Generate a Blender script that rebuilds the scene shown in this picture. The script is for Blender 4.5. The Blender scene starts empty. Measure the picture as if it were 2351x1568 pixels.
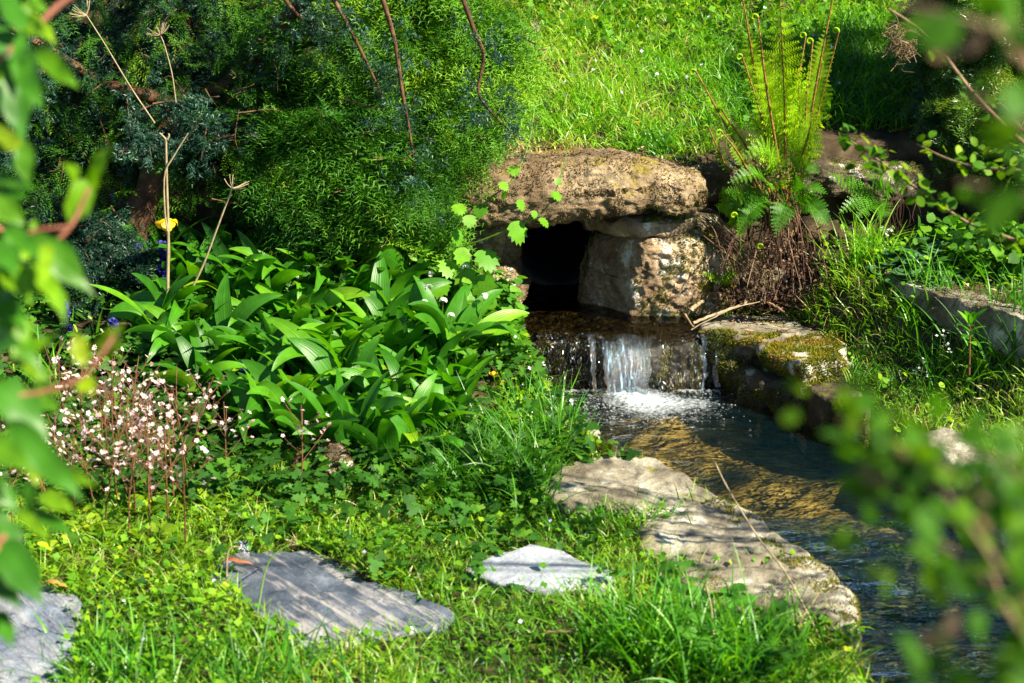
import bpy, math, numpy as np
from mathutils import Vector, Matrix
R = math.radians
S = bpy.context.scene
COL = S.collection
rng = np.random.default_rng(11)

# ------------------------------------------------------------------ camera
PITCH, CAM_H, FW = R(18.0), 1.75, 0.6
cd = bpy.data.cameras.new("camera"); cam = bpy.data.objects.new("camera", cd); COL.objects.link(cam)
cd.lens = 60.0; cd.sensor_width = 36.0; cd.clip_start = 0.05; cd.clip_end = 400.0
cam.location = (0, 0, CAM_H); cam.rotation_euler = (R(90) - PITCH, 0, 0)
cd.dof.use_dof = True; cd.dof.focus_distance = 5.35; cd.dof.aperture_fstop = 5.6; cd.dof.aperture_blades = 0
S.camera = cam

# ------------------------------------------------------------------ world, sun, exposure
SUN = Vector((0.68, -0.36, 0.70)).normalized()
w = bpy.data.worlds.new("World"); S.world = w; w.use_nodes = True
wn = w.node_tree.nodes; wl = w.node_tree.links
sky = wn.new("ShaderNodeTexSky"); sky.sky_type = 'NISHITA'; sky.sun_disc = False
sky.sun_elevation = math.asin(SUN.z); sky.sun_rotation = math.atan2(SUN.x, SUN.y)
sky.air_density = 1.0; sky.dust_density = 0.1; sky.ozone_density = 4.0
wl.new(sky.outputs[0], wn["Background"].inputs[0]); wn["Background"].inputs[1].default_value = 0.05
sl = bpy.data.lights.new("sun", 'SUN'); sl.energy = 5.0; sl.angle = R(0.5); sl.color = (1.0, 0.91, 0.72)
so = bpy.data.objects.new("sun", sl); COL.objects.link(so); so.rotation_euler = SUN.to_track_quat('Z', 'Y').to_euler()
S.view_settings.view_transform = 'Standard'; S.view_settings.look = 'None'
S.view_settings.gamma = 1.0; S.view_settings.exposure = 1.75
S.cycles.max_bounces = 6; S.cycles.diffuse_bounces = 2; S.cycles.glossy_bounces = 2
S.cycles.transmission_bounces = 3; S.cycles.transparent_max_bounces = 12
S.cycles.caustics_reflective = False; S.cycles.caustics_refractive = False
S.cycles.sample_clamp_indirect = 4.0
S.cycles.use_denoising = True

# ------------------------------------------------------------------ pixel -> world helpers (2351 x 1568 reading of the photo)
cp, sp = math.cos(PITCH), math.sin(PITCH)
def at(X, Y, z=None, y=None):
    a = (X - 1175.5) / 2351 * FW; b = (783.75 - Y) / 2351 * FW
    d = np.array([a, cp + b * sp, -sp + b * cp])
    t = (z - CAM_H) / d[2] if z is not None else y / d[1]
    return np.array([0, 0, CAM_H]) + d * t
def A3(pts, **k): return np.array([at(*p, **k) for p in pts])
def proj(P):
    P = np.asarray(P, float); q = P - np.array([0, 0, CAM_H])
    dep = q[:, 1] * cp - q[:, 2] * sp; up = q[:, 1] * sp + q[:, 2] * cp
    return 1175.5 + q[:, 0] / dep / FW * 2351, 783.75 - up / dep / FW * 2351
def pip(poly, x, y):
    poly = np.asarray(poly)[:, :2]; ins = np.zeros(len(x), bool); j = len(poly) - 1
    for i in range(len(poly)):
        xi, yi = poly[i]; xj, yj = poly[j]
        c = ((yi > y) != (yj > y)) & (x < (xj - xi) * (y - yi) / (yj - yi + 1e-12) + xi)
        ins ^= c; j = i
    return ins
def sstep(a, b, x):
    t = np.clip((x - a) / (b - a), 0, 1); return t * t * (3 - 2 * t)

# ------------------------------------------------------------------ noise
def vnoise(p, seed=0):
    p = np.asarray(p, float); i = np.floor(p).astype(np.int64); f = p - i; f = f * f * f * (f * (f * 6 - 15) + 10)
    def h(a, b, c):
        n = ((i[..., 0] + a) * 374761393 + (i[..., 1] + b) * 668265263 + (i[..., 2] + c) * 974634773 + seed * 1013904223) & 0xffffffff
        n = ((n ^ (n >> 13)) * 1274126177) & 0xffffffff; n = ((n ^ (n >> 16)) * 2246822519) & 0xffffffff; n ^= n >> 13
        return (n & 0xffffff) / 0x7fffff - 1.0
    fx, fy, fz = f[..., 0], f[..., 1], f[..., 2]
    def L(a, b, t): return a + (b - a) * t
    return L(L(L(h(0,0,0), h(1,0,0), fx), L(h(0,1,0), h(1,1,0), fx), fy), L(L(h(0,0,1), h(1,0,1), fx), L(h(0,1,1), h(1,1,1), fx), fy), fz)
def fbm(p, sc, octv=4, seed=0, gain=.5):
    p = np.asarray(p, float) * sc; s = 0; a = 1
    for o in range(octv):
        s = s + a * vnoise(p, seed + o * 17); p = p * 2.03 + 3.7; a *= gain
    return s
def n2(x, y, sc, octv=3, seed=0):
    x = np.asarray(x, float); return fbm(np.stack([x, np.asarray(y, float), 0 * x], -1), sc, octv, seed)

# ------------------------------------------------------------------ mesh collector
class Geo:
    def __init__(s): s.v, s.f, s.m, s.t, s.a, s.n = [], [], [], [], [], 0
    def add(s, v, f, mat=0, tint=.5, au=None):
        v = np.asarray(v, float).reshape(-1, 3); f = np.asarray(f, np.int64)
        s.v.append(v); s.f.append(f + s.n); s.n += len(v)
        s.m.append(np.broadcast_to(np.asarray(mat, np.int32), (len(f),)))
        s.t.append(np.broadcast_to(np.asarray(tint, np.float32), (len(f),)))
        s.a.append(np.zeros(len(v), np.float32) if au is None else np.asarray(au, np.float32).reshape(-1))
    def verts(s): return np.concatenate(s.v)
    def build(s, name, mats, parent=None, origin=None, smooth=True, loc=None):
        me = bpy.data.meshes.new(name); V = np.concatenate(s.v)
        if origin is not None: V = V - np.asarray(origin, float)
        me.vertices.add(len(V)); me.vertices.foreach_set("co", V.astype(np.float32).ravel())
        cnt = np.concatenate([np.full(len(f), f.shape[1], np.int32) for f in s.f]) if s.f else np.zeros(0, np.int32)
        idx = np.concatenate([f.ravel() for f in s.f]).astype(np.int32)
        me.loops.add(len(idx)); me.loops.foreach_set("vertex_index", idx)
        me.polygons.add(len(cnt)); st = np.zeros(len(cnt), np.int32); st[1:] = np.cumsum(cnt)[:-1]
        me.polygons.foreach_set("loop_start", st)
        me.polygons.foreach_set("material_index", np.concatenate(s.m).astype(np.int32))
        me.polygons.foreach_set("use_smooth", np.full(len(cnt), smooth, bool))
        me.attributes.new("tint", 'FLOAT', 'FACE').data.foreach_set("value", np.concatenate(s.t).astype(np.float32))
        me.attributes.new("au", 'FLOAT', 'POINT').data.foreach_set("value", np.concatenate(s.a).astype(np.float32))
        for m in (mats if isinstance(mats, (list, tuple)) else [mats]): me.materials.append(m)
        me.update(calc_edges=True)
        o = bpy.data.objects.new(name, me); COL.objects.link(o)
        if parent is not None: o.parent = parent
        if loc is not None: o.location = loc
        elif origin is not None:
            o.location = np.asarray(origin, float) - (np.array(parent.location) if parent is not None else 0)
        return o
def tag(o, label=None, cat=None, group=None, kind=None):
    if label: o["label"] = label
    if cat: o["category"] = cat
    if group: o["group"] = group
    if kind: o["kind"] = kind
    return o
def thing(name, label, cat, loc=(0, 0, 0), group=None):
    o = bpy.data.objects.new(name, None); COL.objects.link(o); o.location = loc; o.empty_display_size = .05
    return tag(o, label, cat, group)
def clone(o, parent=None):
    c = o.copy(); COL.objects.link(c)
    if parent is not None: c.parent = parent
    for ch in list(o.children): clone(ch, c)
    return c

# ------------------------------------------------------------------ shape builders
def tube(g, pts, rad, ns=6, mat=0, tint=.5, cap=True):
    P = np.asarray(pts, float); n = len(P); rad = np.broadcast_to(np.asarray(rad, float), (n,))
    T = np.gradient(P, axis=0); T /= np.linalg.norm(T, axis=1)[:, None] + 1e-9
    ref = np.array([0.13, .31, .94]) if abs(T[0, 2]) < .9 else np.array([.95, .2, .1])
    X = np.cross(T, ref); X /= np.linalg.norm(X, axis=1)[:, None] + 1e-9; Y = np.cross(T, X)
    a = np.arange(ns) / ns * 2 * np.pi
    V = P[:, None] + rad[:, None, None] * (X[:, None] * np.cos(a)[None, :, None] + Y[:, None] * np.sin(a)[None, :, None])
    i = np.arange(n - 1)[:, None] * ns; k = np.arange(ns)[None]; k2 = (k + 1) % ns
    F = np.stack([i + k, i + k2, i + ns + k2, i + ns + k], -1).reshape(-1, 4)
    g.add(V.reshape(-1, 3), F, mat, tint)
def spline(pts, n=16):
    P = np.asarray(pts, float)
    if len(P) == 2: return P[0] + (P[1] - P[0]) * np.linspace(0, 1, n)[:, None]
    Q = np.vstack([2 * P[0] - P[1], P, 2 * P[-1] - P[-2]]); out = []
    m = len(P) - 1; ts = np.linspace(0, m - 1e-6, n)
    for t in ts:
        i = int(t); u = t - i; p0, p1, p2, p3 = Q[i:i + 4]
        out.append(.5 * ((2 * p1) + (-p0 + p2) * u + (2 * p0 - 5 * p1 + 4 * p2 - p3) * u * u + (-p0 + 3 * p1 - 3 * p2 + p3) * u ** 3))
    return np.array(out)
def frames(phi, e, roll):
    phi, e, roll = np.broadcast_arrays(*[np.asarray(a, float) for a in (phi, e, roll)])
    T = np.stack([np.cos(e) * np.cos(phi), np.cos(e) * np.sin(phi), np.sin(e)], -1)
    N = np.stack([-np.sin(e) * np.cos(phi), -np.sin(e) * np.sin(phi), np.cos(e)], -1)
    X = np.cross(T, N); c, s_ = np.cos(roll)[..., None], np.sin(roll)[..., None]
    return np.stack([X * c + N * s_, T, N * c - X * s_], -1)      # columns: side, along, normal
def framesT(T, roll=0.):
    T = T / (np.linalg.norm(T, axis=1)[:, None] + 1e-9)
    return frames(np.arctan2(T[:, 1], T[:, 0]), np.arcsin(np.clip(T[:, 2], -1, 1)), roll)
def scatter(g, tpl, locs, M, sc, mat=0, tint=.5):
    v, f = tpl[0], tpl[1]; ta = tpl[2] if len(tpl) > 2 else np.zeros(len(v)); n = len(locs)
    if n == 0: return
    sc = np.broadcast_to(np.asarray(sc, float), (n,))
    V = np.einsum('nij,kj->nki', M, v) * sc[:, None, None] + np.asarray(locs)[:, None]
    F = f[None] + (np.arange(n) * len(v))[:, None, None]
    t = np.repeat(np.broadcast_to(np.asarray(tint, float), (n,)), len(f))
    g.add(V.reshape(-1, 3), F.reshape(-1, f.shape[1]), mat, t, np.tile(ta, n))
PROF = {'grass': lambda s: np.clip(1 - s ** 2.2, .04, 1) * (.55 + .45 * np.minimum(1, s * 5)),
        'ellip': lambda s: np.clip(np.sin(np.pi * np.clip(s, 0, 1) ** .8) ** .75, .06, 1),
        'lance': lambda s: np.clip(1.25 * np.sin(np.pi * np.clip(s, 0, 1) ** .7) ** 1.15, .05, 1),
        'garlic': lambda s: np.where(s < .12, .12 + .2 * s / .12, np.clip(np.sin(np.pi * (np.clip(s - .12, 0, 1) / .88) ** .72 * .985 + .012) ** .8, .05, 1)),
        'spoon': lambda s: np.where(s < .4, .16 + .15 * s, np.clip(np.sin(np.pi * np.clip((s - .4) / .6, 0, 1) ** .9) ** .5, .2, 1) * sstep(.35, .62, s) + .1)}
def ribbons(g, base, phi, e0, e1, Ln, W, prof='grass', fold=0., roll=0., nseg=4, curve=1., mat=0, tint=.5, side=None, wav=0.):
    base = np.asarray(base, float).reshape(-1, 3); N = len(base)
    phi, e0, e1, Ln, W, roll, fold = [np.broadcast_to(np.asarray(a, float), (N,)) for a in (phi, e0, e1, Ln, W, roll, fold)]
    s = np.linspace(0, 1, nseg + 1); el = e0[:, None] + (e1 - e0)[:, None] * s[None] ** curve
    em = (el[:, 1:] + el[:, :-1]) / 2; ds = Ln[:, None] / nseg; z0 = np.zeros((N, 1))
    h = np.concatenate([z0, np.cumsum(np.cos(em) * ds, 1)], 1); v = np.concatenate([z0, np.cumsum(np.sin(em) * ds, 1)], 1)
    ph = phi[:, None] + (side[:, None] * s[None] if side is not None else 0 * s[None])
    C = base[:, None] + np.stack([h * np.cos(ph), h * np.sin(ph), v], -1)
    Nn = np.stack([-np.sin(el) * np.cos(ph), -np.sin(el) * np.sin(ph), np.cos(el)], -1)
    Sd = np.stack([np.sin(ph), -np.cos(ph), 0 * ph], -1)
    c, sn = np.cos(roll)[:, None, None], np.sin(roll)[:, None, None]
    Sd, Nn = Sd * c + Nn * sn, Nn * c - Sd * sn
    w = W[:, None] * PROF[prof](s)[None] * .5
    if wav: C = C + Nn * (np.sin(s * 9 + phi[:, None] * 7) * wav)[..., None] * Ln[:, None, None]
    if np.any(fold):
        lift = Nn * (w * fold[:, None])[..., None]
        V = np.stack([C - Sd * w[..., None] + lift, C, C + Sd * w[..., None] + lift], 2); na = 3; au = np.array([-1, 0, 1.])
    else:
        V = np.stack([C - Sd * w[..., None], C + Sd * w[..., None]], 2); na = 2; au = np.array([-1, 1.])
    r = np.arange(nseg)[:, None] * na; k = np.arange(na - 1)[None]
    F = np.stack([r + k, r + k + 1, r + na + k + 1, r + na + k], -1).reshape(-1, 4)
    FF = F[None] + (np.arange(N) * (nseg + 1) * na)[:, None, None]
    g.add(V.reshape(-1, 3), FF.reshape(-1, 4), mat, np.repeat(np.broadcast_to(np.asarray(tint, float), (N,)), len(F)), np.tile(au, N * (nseg + 1)))
def spikes(g, P, N, ln, wd, mat=0, tint=.5, jit=.7):
    n = len(P); D = N + rng.normal(0, jit, (n, 3)); D /= np.linalg.norm(D, axis=1)[:, None]
    X = np.cross(D, rng.normal(0, 1, (n, 3))); X /= np.linalg.norm(X, axis=1)[:, None] + 1e-9
    ln = np.broadcast_to(ln, (n,))[:, None]; wd = np.broadcast_to(wd, (n,))[:, None]
    V = np.stack([P - X * wd * .5, P + X * wd * .5, P + D * ln], 1)
    g.add(V.reshape(-1, 3), np.arange(3 * n).reshape(-1, 3), mat, tint)
def surf_pts(V, F, n):
    F = np.asarray(F); a, b, c = V[F[:, 0]], V[F[:, 1]], V[F[:, 2]]; d = V[F[:, -1]]
    nr = np.cross(c - a, d - b) if F.shape[1] == 4 else np.cross(b - a, c - a)
    ar = np.linalg.norm(nr, axis=1) + 1e-12; k = rng.choice(len(F), n, p=ar / ar.sum())
    u, v = rng.random((2, n, 1)); P = (a[k] * (1 - u) + b[k] * u) * (1 - v) + (d[k] * (1 - u) + c[k] * u) * v
    return P, nr[k] / ar[k][:, None]
def leaf_tpl(outline, cup=.12):
    o = np.asarray(outline, float); c = o.mean(0) * np.array([0, .9]); V = np.vstack([c, o]); z = -cup * ((V[:, 0]) ** 2 + (V[:, 1] - .5) ** 2) + cup * .25 + abs(V[:, 0]) * cup * .5
    n = len(o); i = np.arange(n); F = np.stack([0 * i, i + 1, (i + 1) % n + 1], -1)
    return np.column_stack([V, z]), F, np.concatenate([[0], np.sign(o[:, 0])])
def rock(g, c, half, rot=0., k=5., amp=.06, freq=3., seed=0, n=36, deform=None, mat=0, fine=.012, tilt=None, ffreq=28.):
    u = np.linspace(-1, 1, n); a, b = np.meshgrid(u, u, indexing='ij'); fs = []
    for ax in range(3):
        for sg in (-1, 1):
            q = np.zeros((n, n, 3)); q[..., ax] = sg; o = [i for i in range(3) if i != ax]; q[..., o[0]] = a; q[..., o[1]] = b; fs.append((q, sg * (1 if ax != 1 else -1)))
    P = np.concatenate([f[0].reshape(-1, 3) for f in fs]); Q, base = [], 0
    for q, sg in fs:
        i, j = np.meshgrid(np.arange(n - 1), np.arange(n - 1), indexing='ij'); i = i.ravel(); j = j.ravel(); I = lambda x, y: base + x * n + y
        F = np.stack([I(i, j), I(i + 1, j), I(i + 1, j + 1), I(i, j + 1)], -1); Q.append(F if sg > 0 else F[:, ::-1]); base += n * n
    F = np.concatenate(Q); _, ix, inv = np.unique(np.round(P, 5), axis=0, return_index=True, return_inverse=True); P = P[ix]; F = inv.reshape(-1)[F]
    P = np.sign(P) * np.abs(P) ** .92
    q = P / (np.sum(np.abs(P) ** k, 1) ** (1 / k))[:, None]; half = np.asarray(half, float)
    nr = np.sign(q) * np.abs(q) ** (k - 1) / half; nr /= np.linalg.norm(nr, axis=1)[:, None]
    V = q * half
    if deform is not None: V = deform(V)
    s0 = V + seed * 7.3
    V = V + nr * (amp * fbm(s0, freq, 3, seed) + fine * fbm(s0, ffreq, 3, seed + 5))[:, None]
    cr, sr = math.cos(rot), math.sin(rot); M = np.array([[cr, -sr, 0], [sr, cr, 0], [0, 0, 1]])
    if tilt is not None: M = M @ np.array(Matrix.Rotation(tilt[0], 3, 'X') @ Matrix.Rotation(tilt[1], 3, 'Y'))
    V = V @ M.T + np.asarray(c, float); g.add(V, F, mat); return V, F
def slab(g, poly, top, thick, bev=.02, amp=.012, seed=0, no=120, nr=22, rough=.02, slope=None, fine=.004, mat=0):
    poly = np.asarray(poly)[:, :2]; P = np.vstack([poly, poly[:1]]); d = np.r_[0, np.cumsum(np.linalg.norm(np.diff(P, axis=0), axis=1))]
    t = np.linspace(0, d[-1], no, endpoint=False); o = np.stack([np.interp(t, d, P[:, 0]), np.interp(t, d, P[:, 1])], -1)
    for _ in range(3): o = .25 * np.roll(o, 1, 0) + .5 * o + .25 * np.roll(o, -1, 0)
    c = o.mean(0); a = np.cross(np.r_[o[1] - o[0], 0], np.r_[c - o[0], 0])[2]
    if a < 0: o = o[::-1]
    nz = fbm(np.column_stack([o, 0 * o[:, 0]]), 9, 3, seed) * rough
    dr = o - c; ln = np.linalg.norm(dr, axis=1)[:, None]; o = o + dr / ln * nz[:, None]; ln = np.linalg.norm(o - c, axis=1)
    rr = 1 - (1 - np.linspace(0.02, 1, nr)) ** 1.6; rows = []
    for r in rr:
        xy = c + (o - c) * r; e = (1 - r) * ln; q = np.clip(1 - e / bev, 0, 1); zz = -bev * (1 - np.sqrt(np.clip(1 - q * q, 0, 1)))
        z = top + zz + amp * n2(xy[:, 0], xy[:, 1], 5, 3, seed) + fine * n2(xy[:, 0], xy[:, 1], 40, 3, seed + 3) + (slope(xy[:, 0], xy[:, 1]) if slope else 0)
        rows.append(np.column_stack([xy, z]))
    ze = rows[-1][:, 2]
    for dz in np.linspace(0, 1, 9)[1:]:
        z = ze - dz * thick; p3 = np.column_stack([o, z]); off = rough * 1.3 * fbm(p3, 11, 3, seed + 9)
        rows.append(np.column_stack([o + dr / np.linalg.norm(dr, axis=1)[:, None] * (off - .02 * dz)[:, None], z]))
    V = np.concatenate([np.array([[c[0], c[1], rows[0][:, 2].mean()]])] + rows); i = np.arange(no); F3 = np.stack([0 * i, 1 + i, 1 + (i + 1) % no], -1); F = []
    for r in range(len(rows) - 1):
        b0, b1 = 1 + r * no, 1 + (r + 1) * no; F.append(np.stack([b0 + i, b1 + i, b1 + (i + 1) % no, b0 + (i + 1) % no], -1))
    F = np.concatenate(F); nv = g.n; g.add(V, F, mat); g.f.append(F3 + nv); g.m.append(np.full(no, mat, np.int32)); g.t.append(np.full(no, .5, np.float32))
    return V, F
# ------------------------------------------------------------------ materials
def newmat(name):
    m = bpy.data.materials.new(name); m.use_nodes = True; nt = m.node_tree
    for n in list(nt.nodes): nt.nodes.remove(n)
    return m, nt, nt.nodes.new("ShaderNodeOutputMaterial")
def nd(nt, typ, **k):
    n = nt.nodes.new(typ)
    for a, v in k.items():
        if a in n.bl_rna.properties: setattr(n, a, v)
        else: n.inputs[a.replace('_', ' ')].default_value = v
    return n
def ramp(nt, fac, stops, interp='LINEAR'):
    r = nt.nodes.new("ShaderNodeValToRGB"); r.color_ramp.interpolation = interp; e = r.color_ramp.elements
    while len(e) < len(stops): e.new(.5)
    for q, (p, c) in zip(e, stops): q.position = p; q.color = (*c, 1) if len(c) == 3 else c
    nt.links.new(fac, r.inputs[0]); return r.outputs[0]
def mix(nt, fac, a, b, blend='MIX'):
    m = nt.nodes.new("ShaderNodeMix"); m.data_type = 'RGBA'; m.blend_type = blend
    for s, v in ((m.inputs[0], fac), (m.inputs[6], a), (m.inputs[7], b)):
        if hasattr(v, 'links'): nt.links.new(v, s)
        else: s.default_value = v if not isinstance(v, tuple) or len(v) == 4 else (*v, 1)
    return m.outputs[2]
def mth(nt, op, a, b=0., clamp=False):
    m = nt.nodes.new("ShaderNodeMath"); m.operation = op; m.use_clamp = clamp
    for s, v in zip(m.inputs, (a, b)):
        if hasattr(v, 'links'): nt.links.new(v, s)
        else: s.default_value = v
    return m.outputs[0]
def noise(nt, scale, detail=4., rough=.55, vec=None, typ='ShaderNodeTexNoise'):
    n = nt.nodes.new(typ); n.inputs['Scale'].default_value = scale
    if typ == 'ShaderNodeTexNoise': n.inputs['Detail'].default_value = detail; n.inputs['Roughness'].default_value = rough
    if vec is None:
        tc = nt.nodes.new("ShaderNodeTexCoord"); vec = tc.outputs['Object']
    nt.links.new(vec, n.inputs['Vector']); return n.outputs[0]
def attr(nt, name):
    a = nt.nodes.new("ShaderNodeAttribute"); a.attribute_name = name; return a.outputs['Fac']
def bump(nt, h, strength=.5, dist=.01, nrm=None):
    b = nt.nodes.new("ShaderNodeBump"); b.inputs['Strength'].default_value = strength; b.inputs['Distance'].default_value = dist
    nt.links.new(h, b.inputs['Height'])
    if nrm is not None: nt.links.new(nrm, b.inputs['Normal'])
    return b.outputs[0]
def leafmat(name, stops, trans=.38, rough=.45, spec=.35, gain=(1.5, 1.5, .5), vein=0., veinn=0, coat=0.):
    m, nt, out = newmat(name); L = nt.links
    col = ramp(nt, attr(nt, "tint"), stops)
    col = mix(nt, .35, col, ramp(nt, noise(nt, 35, 2), [(.3, (.45, .45, .45)), (.7, (1.35, 1.35, 1.35))]), 'MULTIPLY')
    p = nd(nt, "ShaderNodeBsdfPrincipled"); p.inputs['Roughness'].default_value = rough; p.inputs['Specular IOR Level'].default_value = spec
    if coat: p.inputs['Coat Weight'].default_value = coat; p.inputs['Coat Roughness'].default_value = .15
    if vein:
        au = mth(nt, 'ABSOLUTE', attr(nt, "au")); rib = ramp(nt, au, [(0, (1, 1, 1)), (.1, (0, 0, 0))])
        if veinn:
            w_ = mth(nt, 'SINE', mth(nt, 'MULTIPLY', au, veinn)); rib2 = mth(nt, 'MULTIPLY', mth(nt, 'ADD', w_, 1), .22); rib = mth(nt, 'ADD', mth(nt, 'MULTIPLY', rib, .6), rib2)
        col = mix(nt, mth(nt, 'MULTIPLY', rib, vein), col, mix(nt, 1., col, (1.9, 1.8, 1.7, 1), 'MULTIPLY'))
        nr_ = bump(nt, rib, .25, .002); L.new(nr_, p.inputs['Normal'])
    L.new(col, p.inputs['Base Color'])
    t = nd(nt, "ShaderNodeBsdfTranslucent"); L.new(mix(nt, 1., col, (*gain, 1), 'MULTIPLY'), t.inputs['Color'])
    ms = nd(nt, "ShaderNodeMixShader"); ms.inputs[0].default_value = trans
    L.new(p.outputs[0], ms.inputs[1]); L.new(t.outputs[0], ms.inputs[2]); L.new(ms.outputs[0], out.inputs[0]); return m
def plain(name, stops, rough=.7, spec=.3, nscale=30., bscale=60., bstr=.4, use_tint=False, trans=0.):
    m, nt, out = newmat(name); L = nt.links; f = attr(nt, "tint") if use_tint else noise(nt, nscale, 4)
    col = ramp(nt, f, stops); p = nd(nt, "ShaderNodeBsdfPrincipled"); L.new(col, p.inputs['Base Color'])
    p.inputs['Roughness'].default_value = rough; p.inputs['Specular IOR Level'].default_value = spec
    L.new(bump(nt, noise(nt, bscale, 3), bstr, .004), p.inputs['Normal'])
    if trans:
        t = nd(nt, "ShaderNodeBsdfTranslucent"); L.new(col, t.inputs['Color']); ms = nd(nt, "ShaderNodeMixShader"); ms.inputs[0].default_value = trans
        L.new(p.outputs[0], ms.inputs[1]); L.new(t.outputs[0], ms.inputs[2]); L.new(ms.outputs[0], out.inputs[0])
    else: L.new(p.outputs[0], out.inputs[0])
    return m
def stonemat(name, dark, mid, light, lichen=.5, moss=.4, mosscol=(.10, .13, .015), rough=.85, spec=.25, crust=0., wet=None, lscale=14., bstr=.6):
    """weathered rock: blotchy tone, speckle, pale lichen discs with hard edges, moss on upward faces and in patches"""
    m, nt, out = newmat(name); L = nt.links; tc = nt.nodes.new("ShaderNodeTexCoord"); ob = tc.outputs['Object']
    big = noise(nt, 7, 5, .6, ob); fine = noise(nt, 70, 5, .7, ob); mid_ = noise(nt, 26, 4, .65, ob)
    col = ramp(nt, big, [(.30, dark), (.5, mid), (.72, light)])
    col = mix(nt, .8, col, ramp(nt, fine, [(.25, (.4, .38, .36)), (.5, (1, 1, 1)), (.75, (1.45, 1.42, 1.38))]), 'MULTIPLY')
    st_ = ramp(nt, noise(nt, 3.3, 6, .72, ob), [(.44, (.42, .38, .33)), (.58, (1, 1, 1))]); col = mix(nt, .75, col, st_, 'MULTIPLY')
    if crust:
        cr = ramp(nt, mid_, [(.46, (0, 0, 0)), (.56, (1, 1, 1))]); col = mix(nt, mth(nt, 'MULTIPLY', cr, crust), col, (.055, .04, .018, 1))
    if lichen:
        lf = mth(nt, 'MULTIPLY', ramp(nt, noise(nt, lscale, 5, .7, ob), [(.575, (0, 0, 0)), (.605, (1, 1, 1))]), ramp(nt, noise(nt, 3.2, 2, .5, ob), [(.5 - .12 * lichen, (0, 0, 0)), (.62 - .1 * lichen, (1, 1, 1))]))
        col = mix(nt, mth(nt, 'MULTIPLY', lf, .9), col, (.62, .60, .52, 1))
    if moss:
        geo = nt.nodes.new("ShaderNodeNewGeometry"); sx = nt.nodes.new("ShaderNodeSeparateXYZ"); L.new(geo.outputs['Normal'], sx.inputs[0])
        mf = mth(nt, 'ADD', mth(nt, 'MULTIPLY', sx.outputs[2], .16), noise(nt, 5.5, 5, .7, ob))
        mf = ramp(nt, mf, [(.78 - .3 * moss, (0, 0, 0)), (.86 - .3 * moss, (1, 1, 1))])
        mc = ramp(nt, fine, [(.3, tuple(c * .45 for c in mosscol)), (.7, tuple(c * 1.6 for c in mosscol))]); col = mix(nt, mf, col, mc)
    p = nd(nt, "ShaderNodeBsdfPrincipled"); L.new(col, p.inputs['Base Color']); p.inputs['Roughness'].default_value = rough; p.inputs['Specular IOR Level'].default_value = spec
    b = bump(nt, mth(nt, 'ADD', mth(nt, 'MULTIPLY', mid_, .7), mth(nt, 'ADD', fine, mth(nt, 'MULTIPLY', noise(nt, 190, 3, .7, ob), .5))), bstr * 1.3, .012); L.new(b, p.inputs['Normal']); L.new(p.outputs[0], out.inputs[0]); return m

G_ = lambda *c: c
M = {}
M['bank'] = leafmat('bank_grass', [(0, (.016, .085, .006)), (.4, (.065, .24, .007)), (.75, (.175, .42, .010)), (.93, (.36, .44, .05)), (1, (.50, .42, .18))], .42, .4, .4)
M['lawn'] = leafmat('lawn_grass', [(0, (.018, .075, .008)), (.5, (.090, .26, .009)), (.85, (.23, .40, .012)), (1, (.42, .35, .15))], .4, .42, .4)
M['tall'] = leafmat('tall_grass', [(0, (.018, .10, .006)), (.6, (.075, .28, .009)), (1, (.20, .42, .018))], .42, .38, .45)
M['cover'] = leafmat('cover_leaf', [(0, (.014, .07, .006)), (.5, (.075, .23, .007)), (.85, (.20, .37, .009)), (1, (.33, .40, .01))], .40, .6, .2)
M['butter'] = leafmat('buttercup_leaf', [(0, (.012, .05, .008)), (.6, (.045, .16, .012)), (1, (.13, .26, .012))], .38, .6, .2)
M['garlic'] = leafmat('garlic_leaf', [(0, (.014, .085, .006)), (.5, (.052, .21, .007)), (.85, (.12, .31, .008)), (1, (.22, .40, .010))], .42, .40, .4, (1.5, 1.5, .35), .5, 26)
M['stalk'] = leafmat('green_stalk', [(0, (.05, .13, .01)), (1, (.14, .24, .02))], .25, .4, .4)
M['white'] = leafmat('white_petal', [(0, (.75, .76, .70)), (1, (.85, .84, .80))], .3, .6, .2, (1, 1, 1))
M['pink'] = leafmat('pale_pink_petal', [(0, (.66, .34, .36)), (.5, (.76, .56, .56)), (1, (.80, .72, .70))], .3, .6, .2, (1, 1, 1))
M['pinkstem'] = plain('reddish_stem', [(.3, (.10, .035, .018)), (.7, (.18, .085, .035))], .6)
M['rose'] = leafmat('rosette_leaf', [(0, (.035, .12, .006)), (.5, (.12, .25, .008)), (1, (.32, .40, .010))], .38, .4, .4, vein=.3)
M['blue'] = leafmat('violet_blue_petal', [(0, (.015, .012, .10)), (.6, (.04, .035, .34)), (1, (.10, .09, .55))], .25, .5, .3, (1, 1, 1))
M['lilac'] = leafmat('lilac_petal', [(0, (.45, .45, .72)), (1, (.68, .68, .85))], .25, .5, .2, (1, 1, 1))
M['yellow'] = leafmat('yellow_petal', [(0, (.75, .50, .004)), (1, (.85, .68, .02))], .35, .45, .3, (1, 1, .6))
M['orange'] = leafmat('orange_petal', [(0, (.80, .36, .003)), (1, (.85, .5, .01))], .35, .35, .4, (1, 1, .6))
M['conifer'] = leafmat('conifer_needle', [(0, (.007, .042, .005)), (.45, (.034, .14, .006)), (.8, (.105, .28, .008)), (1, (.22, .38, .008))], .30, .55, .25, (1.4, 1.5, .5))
M['yew'] = leafmat('dark_needle', [(0, (.008, .035, .006)), (.55, (.030, .105, .008)), (.85, (.12, .23, .010)), (1, (.28, .33, .012))], .25, .32, .5, (1.4, 1.5, .5))
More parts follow.
